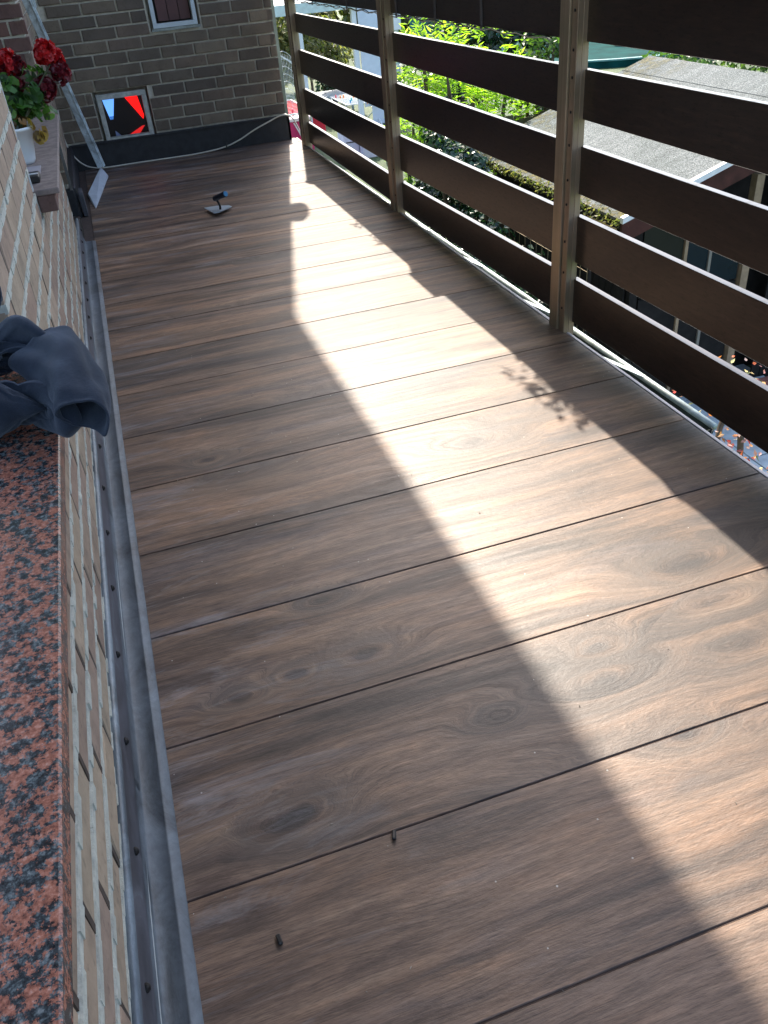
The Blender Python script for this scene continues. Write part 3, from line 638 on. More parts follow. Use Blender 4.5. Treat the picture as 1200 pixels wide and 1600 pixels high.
MB().box((-.42, 7.9, 2.088), (-.17, 8.45, 2.10)).build('paper', simple('grey_paper', (.35, .33, .36), .7), pk, off=BK)
MB().box((-.40, 7.62, 2.088), (-.16, 7.90, 2.15)).build('black_end', BLACK, pk, off=BK, bevel=.01)
MB().box((-.38, 7.73, 2.1505), (-.17, 7.77, 2.156)).build('white_stripe', WHITEPL, pk, off=BK)

# ------------------------------------------------------------------ fleece jacket heaped on the granite sill
JZ = (-.3, 3.6, 1.63)
def blob_jacket():
    b = MB(); r_ = random.Random(4)
    def limb(pts, rs, n=20, flat=1.0):
        P = spline(pts, 5); Rr = []
        for i in range(len(rs) - 1):
            for j in range(5): Rr.append(rs[i] + (rs[i + 1] - rs[i]) * j / 5)
        Rr.append(rs[-1]); b.tube(P, Rr, n)
    # sleeve hanging over the sill edge, body heap, hood
    limb([(-.62, 3.75, 1.80), (-.40, 3.72, 1.88), (-.16, 3.62, 1.91), (.0, 3.36, 1.88), (.04, 3.2, 1.86)], [.20, .22, .20, .16, .10])
    limb([(-.75, 3.25, 1.78), (-.45, 3.2, 1.83), (-.22, 3.12, 1.80), (-.08, 2.98, 1.76), (-.02, 2.86, 1.70)], [.22, .22, .18, .12, .055])
    limb([(-.95, 4.1, 1.8), (-.70, 4.1, 1.95), (-.48, 4.12, 2.10), (-.30, 4.2, 2.2)], [.24, .24, .2, .11])
    limb([(-.8, 3.6, 1.75), (-.5, 3.9, 1.82), (-.28, 4.05, 1.80), (-.12, 3.9, 1.80)], [.2, .18, .15, .10])
    limb([(-.5, 3.45, 1.98), (-.3, 3.52, 2.0), (-.1, 3.42, 1.97), (.02, 3.2, 1.90)], [.05, .07, .065, .04])
    return b
jb = blob_jacket(); me = jb.mesh('jacket_cloth', FLEECE)
tmp = bpy.data.objects.new('tmp', me); C.objects.link(tmp)
m1 = tmp.modifiers.new('r', 'REMESH'); m1.mode = 'VOXEL'; m1.voxel_size = .0028; m1.use_smooth_shade = True
m2 = tmp.modifiers.new('s', 'SMOOTH'); m2.factor = .6; m2.iterations = 14
dg = bpy.context.evaluated_depsgraph_get(); me2 = bpy.data.meshes.new_from_object(tmp.evaluated_get(dg)); bpy.data.objects.remove(tmp)
nv = len(me2.vertices)
nrms = [v.normal.copy() for v in me2.vertices]
for v, nr in zip(me2.vertices, nrms):
    p = v.co / S
    al = p.x * .62 - p.y * .78; pe = p.x * .78 + p.y * .62
    f = mnoise.noise(Vector((al * 1.5, pe * 1.9, p.z * 1.5)) + Vector((3.1, 0, 0)))
    f2 = mnoise.noise(Vector((al * .75 + .3 * f, pe * 2.9 + .5 * f, p.z * .8 + 5.2))); f4 = mnoise.noise(Vector((al * 1.1, pe * 6.2 + .9 * f, p.z * 1.2 + 9)))
    v.co += nr * S * (.055 * f + .05 - .16 * (1 - abs(f2)) ** 5 - .05 * (1 - abs(f4)) ** 5)
    p = v.co / S
    if p.x < -.13 and p.z < 1.632: v.co.z = 1.632 * S
me2.name = 'jacket_cloth'
CP = Vector((0.5085, -1.514, 3.8027)) * S                 # the heap was shaped at another scale; shrink it onto the sill top
def onto_sill(me_):
    for v in me_.vertices: v.co = CP + (v.co - CP) * .79
JZ = tuple((CP / S + (Vector(JZ) - CP / S) * .79))
JZ = (JZ[0], JZ[1], 2.07)
onto_sill(me2); me2.polygons.foreach_set('use_smooth', [True] * len(me2.polygons))
for v in me2.vertices:
    if v.co.x < .01 * S and v.co.z < 2.072 * S: v.co.z = 2.072 * S
    v.co -= Vector(JZ) * S
jk = link('fleece_jacket', me2, None, JZ); tag(jk, 'crumpled dark blue fleece jacket lying on the red granite sill', 'jacket')
sl = MB(); cs = spline([(-.11, 3.56, 1.88), (-.02, 3.32, 1.89), (.025, 3.08, 1.875), (.04, 2.90, 1.85), (.045, 2.80, 1.83)], 6); nr_ = 40
for i, c in enumerate(cs):
    f = i / (len(cs) - 1); r0 = .185 * (1 - f) + .105 * f; d = (cs[min(i + 1, len(cs) - 1)] - cs[max(i - 1, 0)]).normalized(); x = d.cross(Vector((0, 0, 1))).normalized(); z = x.cross(d)
    for k in range(nr_):
        a = 2 * math.pi * k / nr_; fold = .03 * math.sin(3 * a + 5 * f + 1) * (1 - .6 * f) + .014 * math.sin(6 * a - 9 * f) * (1 - f) ** .7 + .014 * mnoise.noise(Vector((math.cos(a) * 2, math.sin(a) * 2, f * 6)))
        rr = r0 + fold; tipx = max(0, math.cos(a - 1.14 * math.pi)) ** 3 * max(0, f - .5) / .5
        hem = .006 * (1 if f > .93 else 0)
        p = c + x * math.cos(a) * (rr + hem) * 1.05 + z * math.sin(a) * (rr + hem) * (.86 - .22 * f) + d * tipx * .17 - x * tipx * .0 - z * tipx * .03
        sl.v.append(tuple(p))
for i in range(len(cs) - 1):
    for k in range(nr_):
        a = i * nr_ + k; b2 = i * nr_ + (k + 1) % nr_; sl.f.append((a, b2, b2 + nr_, a + nr_))
sme_ = sl.mesh('sleeve', FLEECE, smooth=True); onto_sill(sme_)
for v in sme_.vertices: v.co -= Vector(JZ) * S
so = link('sleeve', sme_, jk); m_ = so.modifiers.new('s', 'SOLIDIFY'); m_.thickness = .003; m_.offset = -1; m2_ = so.modifiers.new('d', 'SUBSURF'); m2_.levels = 1; m2_.render_levels = 1

# ------------------------------------------------------------------ GARDEN
def leaf_faces(b, c, dirv, nrm, L, Wd):
    x = dirv.normalized(); y_ = nrm.cross(x).normalized(); z = x.cross(y_)
    b.add([tuple(c), tuple(c + x * L * .35 + y_ * Wd / 2 + z * L * .06), tuple(c + x * L), tuple(c + x * L * .35 - y_ * Wd / 2 + z * L * .06), tuple(c + x * L * .5 - z * L * .05)],
          [(0, 4, 1), (1, 4, 2), (2, 4, 3), (3, 4, 0)])
def rdir(r_, up=.3): return Vector((r_.gauss(0, 1), r_.gauss(0, 1), r_.gauss(up, .7))).normalized()
def bush(name, label, cat, cen, rad, n, L, mat, seed, compound=False, group=None, stem=True, blobs=9, gz_=-6.5, wd=.5):
    r_ = random.Random(seed); b = MB(); base = (cen[0], cen[1], gz_)
    root = thing(name, label, cat, base, group)
    cl = [(Vector(cen) + Vector((r_.uniform(-.75, .75) * rad[0], r_.uniform(-.75, .75) * rad[1], r_.uniform(-.8, .75) * rad[2])), r_.uniform(.3, .5)) for _ in range(blobs)] + [(Vector(cen), .75)]
    for i in range(n):
        c, f = cl[r_.randrange(len(cl))]; d = rdir(r_, .25); k = r_.uniform(.55, 1.0)
        p = c + Vector((d.x * rad[0], d.y * rad[1], d.z * rad[2])) * f * k
        if compound:
            rd = (d + Vector((r_.uniform(-.5, .5), r_.uniform(-.5, .5), r_.uniform(-.3, .3)))).normalized(); nm = (Vector((0, 0, 1)) + d * .5 + Vector((r_.uniform(-.3, .3), r_.uniform(-.3, .3), 0))).normalized()
            sd = nm.cross(rd).normalized(); ll = L * r_.uniform(.7, 1.15)
            for j in range(3):
                for s_ in (-1, 1): leaf_faces(b, p + rd * ll * (.25 + j * .25) - nm * ll * .06 * j * j * .3, rd * .55 + sd * s_, nm, ll * .42, ll * .15)
            leaf_faces(b, p + rd * ll * .8, rd, nm, ll * .42, ll * .16)
        else:
            nm = (d + Vector((r_.uniform(-.7, .7), r_.uniform(-.7, .7), r_.uniform(0, .8)))).normalized(); dv = nm.orthogonal(); dv.rotate(Matrix.Rotation(r_.uniform(0, 6.28), 3, nm))
            leaf_faces(b, p, dv, nm, L * r_.uniform(.6, 1.2), L * wd)
    b.build('crown', mat, root, off=base)
    if stem:
        s2 = MB()
        for c, f in cl[:6]:
            m_ = Vector(base) * .4 + c * .6 + Vector((r_.uniform(-.3, .3), r_.uniform(-.3, .3), 0)); s2.tube(spline([(base[0] + r_.uniform(-.2, .2), base[1] + r_.uniform(-.2, .2), gz_), m_, c], 4), [.09] * 4 + [.06] * 4 + [.03], 6)
        s2.build('stem', simple('bark', (.09, .065, .045), .9, var=.3, sc=20, bump=.5), root, smooth=True, off=base)
    return root
ELD = mat_leaf('bright_elder_leaf', [(.17, .28, .025), (.24, .36, .03), (.30, .40, .04), (.10, .19, .03), (.34, .42, .06)], .55)
IVY = mat_leaf('dark_ivy_leaf', [(.012, .035, .018), (.02, .055, .025), (.03, .075, .035), (.008, .025, .014)], .15, .25)
HDG = mat_leaf('hedge_leaf', [(.03, .07, .02), (.05, .10, .025), (.08, .13, .03), (.02, .05, .015)], .35)
OLV = mat_leaf('olive_leaf', [(.10, .11, .04), (.16, .15, .06), (.07, .09, .03), (.2, .17, .09)], .4)
REDL = mat_leaf('red_shrub_leaf', [(.45, .05, .04), (.55, .42, .42), (.25, .03, .05), (.6, .5, .5), (.6, .12, .05), (.08, .10, .04)], .35)
bush('elder_bush', 'bright yellow green elder bush in the sun beside the shed roof', 'bush', (11.5, 24.2, -.9), (2.1, 1.7, 2.5), 720, .60, ELD, 1, True, blobs=14)
bush('elder_bush', 'lower yellow green elder shoots between the ivy and the far railing post', 'bush', (9.75, 24.8, -1.6), (.75, 1.2, 1.5), 260, .42, ELD, 2, True)
bush('ivy_bush', 'dark glossy ivy mass below the elder bush', 'bush', (9.3, 21.2, -2.3), (1.2, 1.8, 1.8), 3000, .2, IVY, 3, blobs=16, wd=.8)
bush('ivy_bush', 'dark glossy ivy trailing along the wire mesh beside the shed eave', 'bush', (8.7, 17.2, -4.0), (1.3, 2.8, 1.9), 3200, .2, IVY, 13, blobs=16, wd=.8)
bush('shade_tree', 'dark evergreen bush standing behind the bright elder', 'tree', (15.6, 32, .2), (3.7, 2.4, 3.6), 5200, .36, IVY, 4, blobs=20, wd=.5)
bush('leafy_shrub', 'grey green leafy sprays at the right of the elder bush', 'shrub', (13.9, 24.6, .1), (.75, .8, 1.1), 300, .3, HDG, 5)
bush('leafy_shrub', 'small bright shoots on the left corner of the shed roof', 'shrub', (14.0, 23.4, -.4), (.9, .5, .6), 150, .28, ELD, 6)
bush('hedge', 'long green hedge behind the ridge of the shed', 'hedge', (20.0, 22.5, -1.6), (2.2, 5.2, 2.6), 6500, .26, HDG, 7, blobs=22)
bush('olive_bush', 'brownish green bush in the far garden left of the white gazebo panel', 'bush', (15.6, 63, -1.4), (3.0, 2.5, 3.4), 3600, .5, OLV, 8, blobs=14)
bush('garden_shrub', 'round dark shrub on the far lawn beside the gazebo', 'shrub', (18.0, 66, -4.6), (1.6, 1.4, 1.4), 1200, .35, IVY, 9)
bush('garden_shrub', 'green shrub at the far end of the lawn behind the canopy post', 'shrub', (15.6, 75, -3.5), (3.6, 1.6, 2.2), 1800, .5, HDG, 10)
bush('red_leaved_shrub', 'sparse shrub with red and white leaves just below the balcony edge', 'shrub', (9.9, 8.6, -3.9), (1.3, 2.1, 1.0), 330, .13, REDL, 11, blobs=12)
for i, (x, y, s) in enumerate([(6, 95, 9), (18, 105, 11), (32, 110, 12), (46, 112, 12), (62, 105, 12), (78, 95, 11), (90, 75, 10)]):
    bush('far_tree', 'wide green tree closing the view behind the gardens, ' + ['farthest left', 'second from the left', 'behind the gazebo', 'behind the elder', 'left of the pool', 'right of the pool', 'farthest right'][i], 'tree', (x, y, .5), (s, 4, s * .8), 2200, 1.5, (HDG, IVY, OLV)[i % 3], 40 + i, blobs=16, group='trees closing the view')

# shed with mineral felt roof
SZ = (13, 18, -6.5)
sh = thing('garden_shed', 'low timber shed with grey mineral felt roof below the railing', 'shed', SZ)
ex, rx, ya, yb, ezz, rz_ = 10.4, 16.0, 13.82, 21.84, -1.50, .29
def roofz(x): return ezz + (rz_ - ezz) * (x - ex) / (rx - ex)
strips = [(10.40, 12.05), (12.0, 13.7), (13.65, 15.2), (15.15, 16.02)]
for i, (xa, xb) in enumerate(strips):            # felt lengths lapped like courses
    b = MB(); z_ = .012 * (i + 1); b.add([(xa, ya, roofz(xa) + z_), (xb, ya, roofz(xb) + z_ - .0), (xb, yb, roofz(xb) + z_), (xa, yb, roofz(xa) + z_), (xa, ya, roofz(xa) - .05), (xb, ya, roofz(xb) - .05), (xb, yb, roofz(xb) - .05), (xa, yb, roofz(xa) - .05)],
      [(0, 1, 2, 3), (7, 6, 5, 4), (0, 4, 5, 1), (1, 5, 6, 2), (2, 6, 7, 3), (3, 7, 4, 0)])
    o = b.build('felt_sheet', FELT, sh, off=(10.4 - 0, 13.82, -1.5)); o.location = Vector((10.4 - SZ[0], 13.82 - SZ[1], -1.5 - SZ[2])) * S
def shp(mb, name, mat, bevel=0.0): return mb.build(name, mat, sh, off=SZ, bevel=bevel)
b = MB(); b.add([(16.02, ya, rz_), (21.5, ya, ezz), (21.5, yb, ezz), (16.02, yb, rz_), (16.02, ya, rz_ - .08), (21.5, ya, ezz - .08), (21.5, yb, ezz - .08), (16.02, yb, rz_ - .08)], [(0, 1, 2, 3), (7, 6, 5, 4), (0, 4, 5, 1), (1, 5, 6, 2), (2, 6, 7, 3), (3, 7, 4, 0)]); shp(b, 'back_slope', FELT)
MAH = simple('red_brown_fascia', (.06, .018, .014), .6, var=.35, sc=12, spec=.25); DKW = simple('dark_timber', (.014, .012, .011), .85, var=.4, sc=10, bump=.3, spec=.2); TAN = simple('tan_post_wood', (.26, .18, .11), .7, var=.25, sc=14)
b = MB(); b.add([(ex, ya - .03, roofz(ex) - .06), (rx, ya - .03, roofz(rx) - .06), (rx, ya - .03, roofz(rx) - .48), (ex, ya - .03, roofz(ex) - .48), (ex, ya + .05, roofz(ex) - .06), (rx, ya + .05, roofz(rx) - .06), (rx, ya + .05, roofz(rx) - .48), (ex, ya + .05, roofz(ex) - .48)],
      [(3, 2, 1, 0), (4, 5, 6, 7), (0, 1, 5, 4), (1, 2, 6, 5), (2, 3, 7, 6), (3, 0, 4, 7)]); shp(b, 'bargeboard', MAH)
b = MB(); b.add([(ex - .02, ya - .06, roofz(ex) - .05), (rx, ya - .06, roofz(rx) - .05), (rx, ya + .05, roofz(rx) - .05), (ex - .02, ya + .05, roofz(ex) - .05), (ex - .02, ya - .06, roofz(ex) + .075), (rx, ya - .06, roofz(rx) + .075), (rx, ya + .05, roofz(rx) + .075), (ex - .02, ya + .05, roofz(ex) + .075)],
      [(3, 2, 1, 0), (4, 5, 6, 7), (0, 1, 5, 4), (1, 2, 6, 5), (2, 3, 7, 6), (3, 0, 4, 7)]); shp(b, 'verge_strip', simple('white_verge', (.75, .75, .76), .4))
shp(MB().box((ex + .03, ya + .06, ezz - .22), (ex + .1, yb - .05, ezz - .06)), 'eave_board', DKW)
# plank walls
for i in range(26):
    y = 14.5 + i * .265; shp(MB().box((11.0 + rng.uniform(0, .02), y, -6.5), (11.06, y + .25, -1.5)), 'plank', DKW)
for i in range(9):
    x = 15.0 + i * .265; shp(MB().box((x, 14.4 + rng.uniform(0, .02), -6.5), (x + .25, 14.46, -1.0)), 'plank', DKW)
shp(MB().box((11.1, 17.6, -6.5), (15.8, 17.66, -1.56)), 'inner_wall', DKW)
b = MB(); gx = [(11.0, roofz(11.0) - .1), (16.0, rz_ - .1), (21.2, ezz - .1), (21.2, -6.5), (14.3, -6.5), (14.3, -3), (11.0, -3)]
b.prism(gx, 15.2, 15.26, Matrix(((1, 0, 0, 0), (0, 0, 1, 0), (0, 1, 0, 0), (0, 0, 0, 1)))); shp(b, 'gable_infill', DKW)
shp(MB().box((11.1, 14.35, -6.5), (11.3, 14.55, -1.7)), 'post', DKW)
shp(MB().box((14.05, 14.28, -6.5), (14.25, 14.48, -1.2)), 'post', TAN)
shp(MB().box((12.42, 14.32, -6.5), (12.5, 14.44, -1.6)), 'post', TAN)
shp(MB().box((13.1, 14.32, -6.5), (13.17, 14.44, -1.6)), 'post', simple('grey_mullion', (.2, .18, .15), .7))
GLB = mat_glass('blue_dark_glass', (.005, .012, .022), .25)
for xa, xb in ((12.51, 13.09), (13.18, 13.98)): shp(MB().box((xa, 14.36, -3.55), (xb, 14.38, -1.8)), 'pane', GLB)
for xa, xb in ((11.35, 12.4), (12.51, 13.09), (13.18, 13.98)): shp(MB().box((xa, 14.36, -6.45), (xb, 14.40, -3.6)), 'panel', DKW)
shp(MB().box((11.35, 14.37, -3.55), (12.4, 14.385, -1.9)), 'pane', mat_glass('murky_glass', (.008, .009, .008), .35))
tag(MB().box((13.0, 13.9, -6.45), (15.6, 14.12, -6.3)).build('brick_edging', simple('terracotta_edging', (.28, .10, .07), .8, var=.3, sc=16), None), 'low terracotta edging strip at the foot of the shed front', 'edging')
BZ = (10.6, 14.8, -1.9)
wbk = thing('wooden_block', 'light raw wood beam end under the near corner of the shed eave', 'beam', BZ)
MB().box((10.5, 14.55, -2.05), (10.75, 15.1, -1.62)).build('beam', simple('raw_pine', (.55, .36, .17), .7, var=.15, sc=20), wbk, off=BZ)
MB().box((10.49, 15.12, -2.05), (10.75, 15.4, -1.62)).build('drilled_end', simple('drilled_pine', (.36, .23, .11), .8, var=.6, sc=70), wbk, off=BZ)
# ivy and moss fringe on the eave
fr = MB(); rf_ = random.Random(77)
for i in range(900):
    y = rf_.uniform(ya, yb); p = Vector((ex + rf_.uniform(-.10, .14), y, ezz + rf_.uniform(-.14, .05))); leaf_faces(fr, p, rdir(rf_, -.4), rdir(rf_), rf_.uniform(.06, .13), .05)
tag(fr.build('moss_fringe', OLV), 'dark moss and weeds growing along the low eave of the shed', 'moss', kind='stuff')
# wire mesh fence
FZ = (9.3, 17, -6.5)
mf = thing('wire_fence', 'rusty wire mesh fence in front of the dark ivy by the shed', 'fence', FZ)
wm = MB()
for i in range(30): wm.bar((9.75, 14 + i * .3, -6.5), (9.75, 14 + i * .3, -1.9), .009)
for i in range(16): wm.bar((9.76, 14, -6.3 + i * .29), (9.76, 22.7, -6.3 + i * .29), .009)
tag(wm.build('mesh', simple('rusty_wire', (.22, .17, .10), .6, .4), mf, off=FZ), kind='stuff')
for y in (14, 17, 20, 22.8): MB().bar((9.8, y, -6.5), (9.8, y, -1.8), .06).build('post', DKW, mf, off=FZ)
# log palisade left of the shed
LZ = (13.2, 24, -6.5)
pf = thing('palisade_fence', 'short fence of upright weathered boards beside the left verge of the shed roof', 'fence', LZ)
for i in range(9):
    MB().box((12.1 + i * .34, 23.9 + rng.uniform(0, .05), -6.5), (12.1 + i * .34 + .31, 24.0, -1.15 + rng.uniform(-.08, .08))).build('board', simple('weathered_board', (.20, .17, .10), .85, var=.3, sc=14) if i == 0 else bpy.data.materials['weathered_board'], pf, off=LZ)
# pool with teal cover, ball, frame
PZ2 = (46, 76, -6.5)
po = thing('garden_pool', 'round garden pool with teal netting far behind the shed', 'pool', PZ2)
MB().lathe([(15.2, 0), (15.2, .5), (14.9, .5), (14.9, .3), (0, .3)], (48, 78, -6.5), 40).build('basin', simple('teal_net', (.004, .05, .046), .95, var=.4, sc=1.5, spec=.1), po, off=PZ2)
MB().lathe([(15.25, .5), (15.25, .62), (14.8, .62), (14.8, .5)], (48, 78, -6.5), 40).build('rim', simple('pale_teal_rim', (.08, .22, .21), .5), po, off=PZ2)
wt = MB().box((34, 93, -6.5), (66, 93.2, -1.2)).build('teal_screen', simple('teal_screen', (.015, .12, .12), .7, var=.3, sc=1)); tag(wt, 'long dark teal screen netting behind the round pool', 'screen')
bz = (48.5, 72, -4.9)
bp = MB().lathe([(.75 * math.sin(math.pi * i / 10), -.75 * math.cos(math.pi * i / 10)) for i in range(11)], (0, 0, 0), 18).mesh('ball', simple('pale_ball', (.5, .58, .55), .4), smooth=True)
bo = link('ball', bp, None, (47.5, 74.0, -5.5)); tag(bo, 'pale ball floating on the teal pool', 'ball')
tr_ = MB().box((31.5, 68, -6.5), (35.0, 72, -6.0)).lathe([(2.3, 0), (2.0, .3), (0, .6)], (33.2, 70, -6.0), 20).build('covered_trough', simple('pale_blue_sheet', (.25, .42, .55), .5, var=.2, sc=2)); tag(tr_, 'low heap under a pale blue sheet beyond the elder bush', 'sheet')

# far left: neighbour wall, canopy, gazebo, drying racks, crates
nwall = MB().box((2, 30, -6.5), (6.95, 34, 9)).build('neighbour_wall', simple('grey_render', (.17, .18, .15), .85, var=.25, sc=4, bump=.3)); tag(nwall, 'grey rendered wall of the neighbouring house beyond the end post', 'wall')
CZ = (13, 56, -6.5)
cn = thing('canopy', 'flat blue grey terrace canopy with a white front edge beyond the far post', 'canopy', CZ)
MB().box((6, 52, .85), (16.0, 60, 1.0)).build('roof_sheet', simple('blue_grey_sheet', (.14, .21, .25), .4), cn, off=CZ)
MB().box((6, 51.7, .48), (16.1, 51.98, 1.02)).build('front_edge', simple('white_edge', (.55, .65, .62), .5), cn, off=CZ)
for x in (12.6, 15.9): MB().box((x, 52, -6.5), (x + .28, 52.3, .5)).build('post', WHITEPL, cn, off=CZ)
GZ = (18.6, 57, -6.5)
gzb = thing('gazebo', 'white garden gazebo side with a wide plain panel and corner post', 'gazebo', GZ)
GW = simple('white_canvas', (.62, .68, .78), .7, var=.05)
b = MB().box((17.45, 56, -5.4), (19.6, 56.08, 1.2)); b.build('panel', GW, gzb, off=GZ)
MB().box((17.9, 55.9, -6.5), (19.0, 55.98, -4.6)).build('lower_panel', GW, gzb, off=GZ)
MB().box((19.62, 55.8, -6.5), (19.98, 56.1, 1.6)).build('post', simple('pale_green_post', (.50, .60, .56), .5), gzb, off=GZ)
MB().box((19.5, 55.7, -1.2), (20.15, 56.15, 1.5)).build('capital', WHITEPL, gzb, off=GZ)
lf = MB(); 
for (x, z, a) in ((18.55, -5.0, 1.9), (18.85, -5.35, 1.2), (18.3, -4.85, .6)):
    leaf_faces(lf, Vector((x, 55.89, z)), Vector((math.cos(a), 0, math.sin(a))), Vector((0, -1, 0)), .42, .16)
lf.build('leaf_print', simple('green_print', (.18, .34, .12), .6), gzb, off=GZ)
def rack(x, y, z, wx, wy, label, rung, pegs, seed):
    r_ = random.Random(seed); root = thing('drying_rack', label, 'drying rack', (x + wx / 2, y + wy / 2, -6.5), 'laundry drying racks'); OZ = (x + wx / 2, y + wy / 2, -6.5)
    f = MB().bar((x, y, z), (x + wx, y, z), .06).bar((x, y + wy, z), (x + wx, y + wy, z), .06).bar((x, y, z), (x, y + wy, z), .06).bar((x + wx, y, z), (x + wx, y + wy, z), .06)
    f.build('frame', WHITEPL, root, off=OZ); n = 11
    for i in range(1, n): MB().bar((x, y + wy * i / n, z), (x + wx, y + wy * i / n, z), .045).build('rod', rung, root, off=OZ)
    for sx in (0, 1):
        MB().bar((x + wx * sx, y, z), (x + wx * sx, y + wy * .9, -6.5), .06).build('leg', WHITEPL, root, off=OZ); MB().bar((x + wx * sx, y + wy, z), (x + wx * sx, y + wy * .1, -6.5), .06).build('leg', WHITEPL, root, off=OZ)
    for k in range(pegs):
        px, py = x + r_.uniform(.05, .95) * wx, y + wy * r_.randrange(1, n) / n
        MB().box((px, py - .05, z - .14), (px + .07, py + .05, z + .18)).build('clothes_peg', PEG[r_.randrange(len(PEG))], root, off=OZ)
    return root
PEG = [simple('pink_peg', (.8, .06, .12), .4), simple('lime_peg', (.4, .75, .05), .4), simple('blue_peg', (.05, .35, .7), .4), simple('orange_peg', (.85, .3, .08), .4), simple('teal_peg', (.05, .5, .5), .4)]
rack(15.9, 54.8, -4.95, 2.4, 4.2, 'white drying rack with coloured clothes pegs, in front of the white gazebo panel', WHITEPL, 16, 1)
rack(9.2, 41.5, -2.95, 1.25, 4.5, 'drying rack draped with red and yellow lines, seen between back wall and end post', simple('red_rod', (.75, .05, .09), .5), 9, 2)
tt = MB().box((14.9, 60, -5.2), (18.8, 63, -5.1)).bar((15.1, 60.2, -5.2), (15.1, 60.2, -6.5), .15).bar((18.5, 60.2, -5.2), (18.5, 60.2, -6.5), .15).bar((15.1, 62.8, -5.2), (15.1, 62.8, -6.5), .15).bar((18.5, 62.8, -5.2), (18.5, 62.8, -6.5), .15).build('garden_table', simple('grey_table', (.20, .25, .28), .5)); tag(tt, 'grey garden table behind the pegged drying rack', 'table')
# magenta laundry tub and red cloth
MZ = (9.95, 43, -6.5)
mg = thing('laundry_basket', 'magenta laundry crate beneath the red drying rack', 'basket', MZ)
MB().box((9.45, 42.0, -6.5), (10.5, 42.1, -3.35)).box((9.4, 42.1, -6.5), (9.5, 44, -3.35)).box((10.42, 42.101, -6.5), (10.5, 44, -3.35)).build('side', simple('magenta_plastic', (.55, .02, .14), .5), mg, off=MZ)
MB().box((9.4, 41.9, -3.34), (10.55, 44.05, -3.2)).build('rim', simple('white_rim', (.7, .6, .65), .4), mg, off=MZ)
MB().tube(spline([(9.6, 41.98, -3.4), (9.95, 41.9, -4.2), (10.2, 41.9, -5.2), (10.3, 41.9, -6.3)]), .03, 6).build('cord_handle', WHITEPL, mg, smooth=True, off=MZ)
RZ = (13.2, 53, -6.5)
rb = thing('red_cloth_box', 'bright red storage box on the lawn behind the lowest board', 'box', RZ)
MB().box((12.0, 52.6, -6.5), (13.8, 53.4, -4.95)).build('body', simple('red_cloth', (.62, .012, .03), .6), rb, off=RZ, bevel=.05)
MB().box((11.95, 52.5, -4.94), (13.85, 53.45, -4.8)).build('lid', simple('pink_lid', (.7, .4, .42), .5), rb, off=RZ)
# net
NZ = (9.3, 40, 0)
ne = thing('play_net', 'white net hanging under the canopy beside the neighbouring grey wall', 'net', NZ); nb = MB()
for i in range(14): nb.bar((8.6 + i * .07, 40, .0 - i * .03), (8.7 + i * .05, 40, -2.2 + .1 * math.sin(i)), .012)
for i in range(7): nb.tube(spline([(8.6, 40, -.3 - i * .3), (9.1, 39.9, -.1 - i * .3), (9.6, 40, -.5 - i * .3)], 4), .012, 4)
nb.bar((8.5, 40, .05), (9.7, 40, -.75), .05); tag(nb.build('netting', WHITEPL, ne, off=NZ), kind='stuff')
# white boxes, blue tub, chair
for i, (x, y, z) in enumerate(((13.35, 47, -6.5), (14.28, 46.4, -6.5))):
    q = thing('storage_box', ('white storage box with slotted front on the lawn, left of the pair', 'white storage box with slotted front next to the blue tub, right of the pair')[i], 'box', (x, y, z), 'white slotted storage boxes'); OZ = (x, y, z)
    top = -4.92 - .33 * i
    MB().box((x, y, -6.5), (x + .88, y + 1.2, top)).build('body', simple('white_box', (.66, .66, .78), .4) if i == 0 else bpy.data.materials['white_box'], q, off=OZ, bevel=.03)
    for k in range(2): MB().box((x + .15, y - .012, top - .28 - k * .48), (x + .7, y + .0, top - .22 - k * .48)).build('slot', BLACK, q, off=OZ)
bt = MB().lathe([(.32, 0), (.38, 1.1), (.36, 1.12), (.0, 1.0)], (0, 0, 0), 18).mesh('blue_tub', simple('blue_plastic', (.02, .1, .35), .4), smooth=True)
tag(link('blue_tub', bt, None, (15.45, 46.9, -6.5)), 'small blue plastic tub beside the white boxes', 'tub')
HZ = (15.6, 45, -6.5)
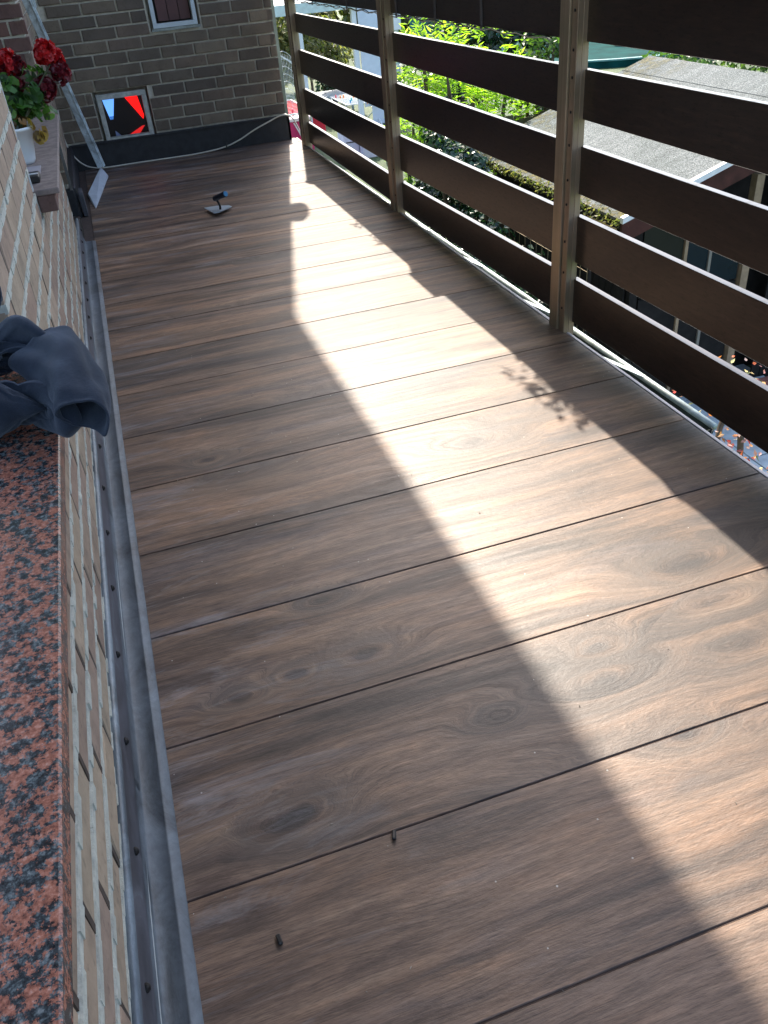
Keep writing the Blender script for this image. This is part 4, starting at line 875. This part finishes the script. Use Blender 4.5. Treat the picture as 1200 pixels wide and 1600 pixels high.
for i, x in enumerate((15.35, 15.95)):
    q = thing('garden_chair', ('pale green round backed garden chair, left one beside the blue tub', 'pale green round backed garden chair, right one nearer the post')[i], 'chair', (x, 44.5, -6.5), 'pale green garden chairs'); OZ = (x, 44.5, -6.5)
    GC = simple('pale_green_plastic', (.36, .40, .28), .5) if i == 0 else bpy.data.materials['pale_green_plastic']
    arc = [(x - .35, 44.6, -5.9)] + [(x + .38 * -math.cos(math.pi * k / 8), 44.6, -5.75 + .42 * math.sin(math.pi * k / 8)) for k in range(9)] + [(x + .35, 44.6, -5.9)]
    MB().prism([(px - x, pz) for px, _, pz in arc], 0, .07, Matrix(((1, 0, 0, x), (0, 0, 1, 44.6), (0, 1, 0, 0), (0, 0, 0, 1)))).build('backrest', GC, q, off=OZ)
    MB().box((x - .38, 43.8, -6.0), (x + .38, 44.59, -5.92)).build('seat', GC, q, off=OZ)
    for sx in (-.33, .33):
        for sy in (43.86, 44.5): MB().bar((x + sx, sy, -6.0), (x + sx, sy, -6.5), .07).build('leg', GC, q, off=OZ)
# leaves of the planter on the rail
pv = MB(); rp = random.Random(15)
for k in range(20):
    y = rp.uniform(7.9, 9.7); top = Vector((4.95 + rp.uniform(-.16, .12), y, 3.95 + rp.uniform(-.1, .5)))
    for j in range(8): leaf_faces(pv, top + Vector((rp.uniform(-.07, .07), rp.uniform(-.14, .14), rp.uniform(-.16, .1))), rdir(rp), rdir(rp), .13, .06)
for k in range(7):
    top = Vector((4.95 + rp.uniform(-.1, .1), rp.uniform(14.1, 15.6), 3.8 + rp.uniform(0, .3)))
    for j in range(5): leaf_faces(pv, top + Vector((rp.uniform(-.05, .05), rp.uniform(-.1, .1), rp.uniform(-.1, .1))), rdir(rp), rdir(rp), .12, .06)
pv.build('foliage', HDG, pl, off=ZP)
pst = MB()
for k in range(14):
    y = 7.7 + k * .14; pst.tube([(5.3, y, 3.4), (5.15, y + .1, 3.75), (4.98 + rp.uniform(-.1, .1), y + rp.uniform(.1, .4), 4.1)], .012, 5)
pst.build('stem', simple('green_stem', (.08, .1, .03), .7), pl, off=ZP)

RP = (4.95, 12.3, 3.5)
rpot = thing('rail_pot', 'oblong clay pot clamped on the handrail above the second post', 'pot', RP)
MB().prism([(4.86, 11.85), (5.06, 11.85), (5.06, 12.7), (4.86, 12.7)], 3.5, 3.9).prism([(4.83, 11.8), (5.09, 11.8), (5.09, 12.75), (4.83, 12.75)], 3.9, 3.97).build('pot', bpy.data.materials['terracotta_box'], rpot, off=RP)
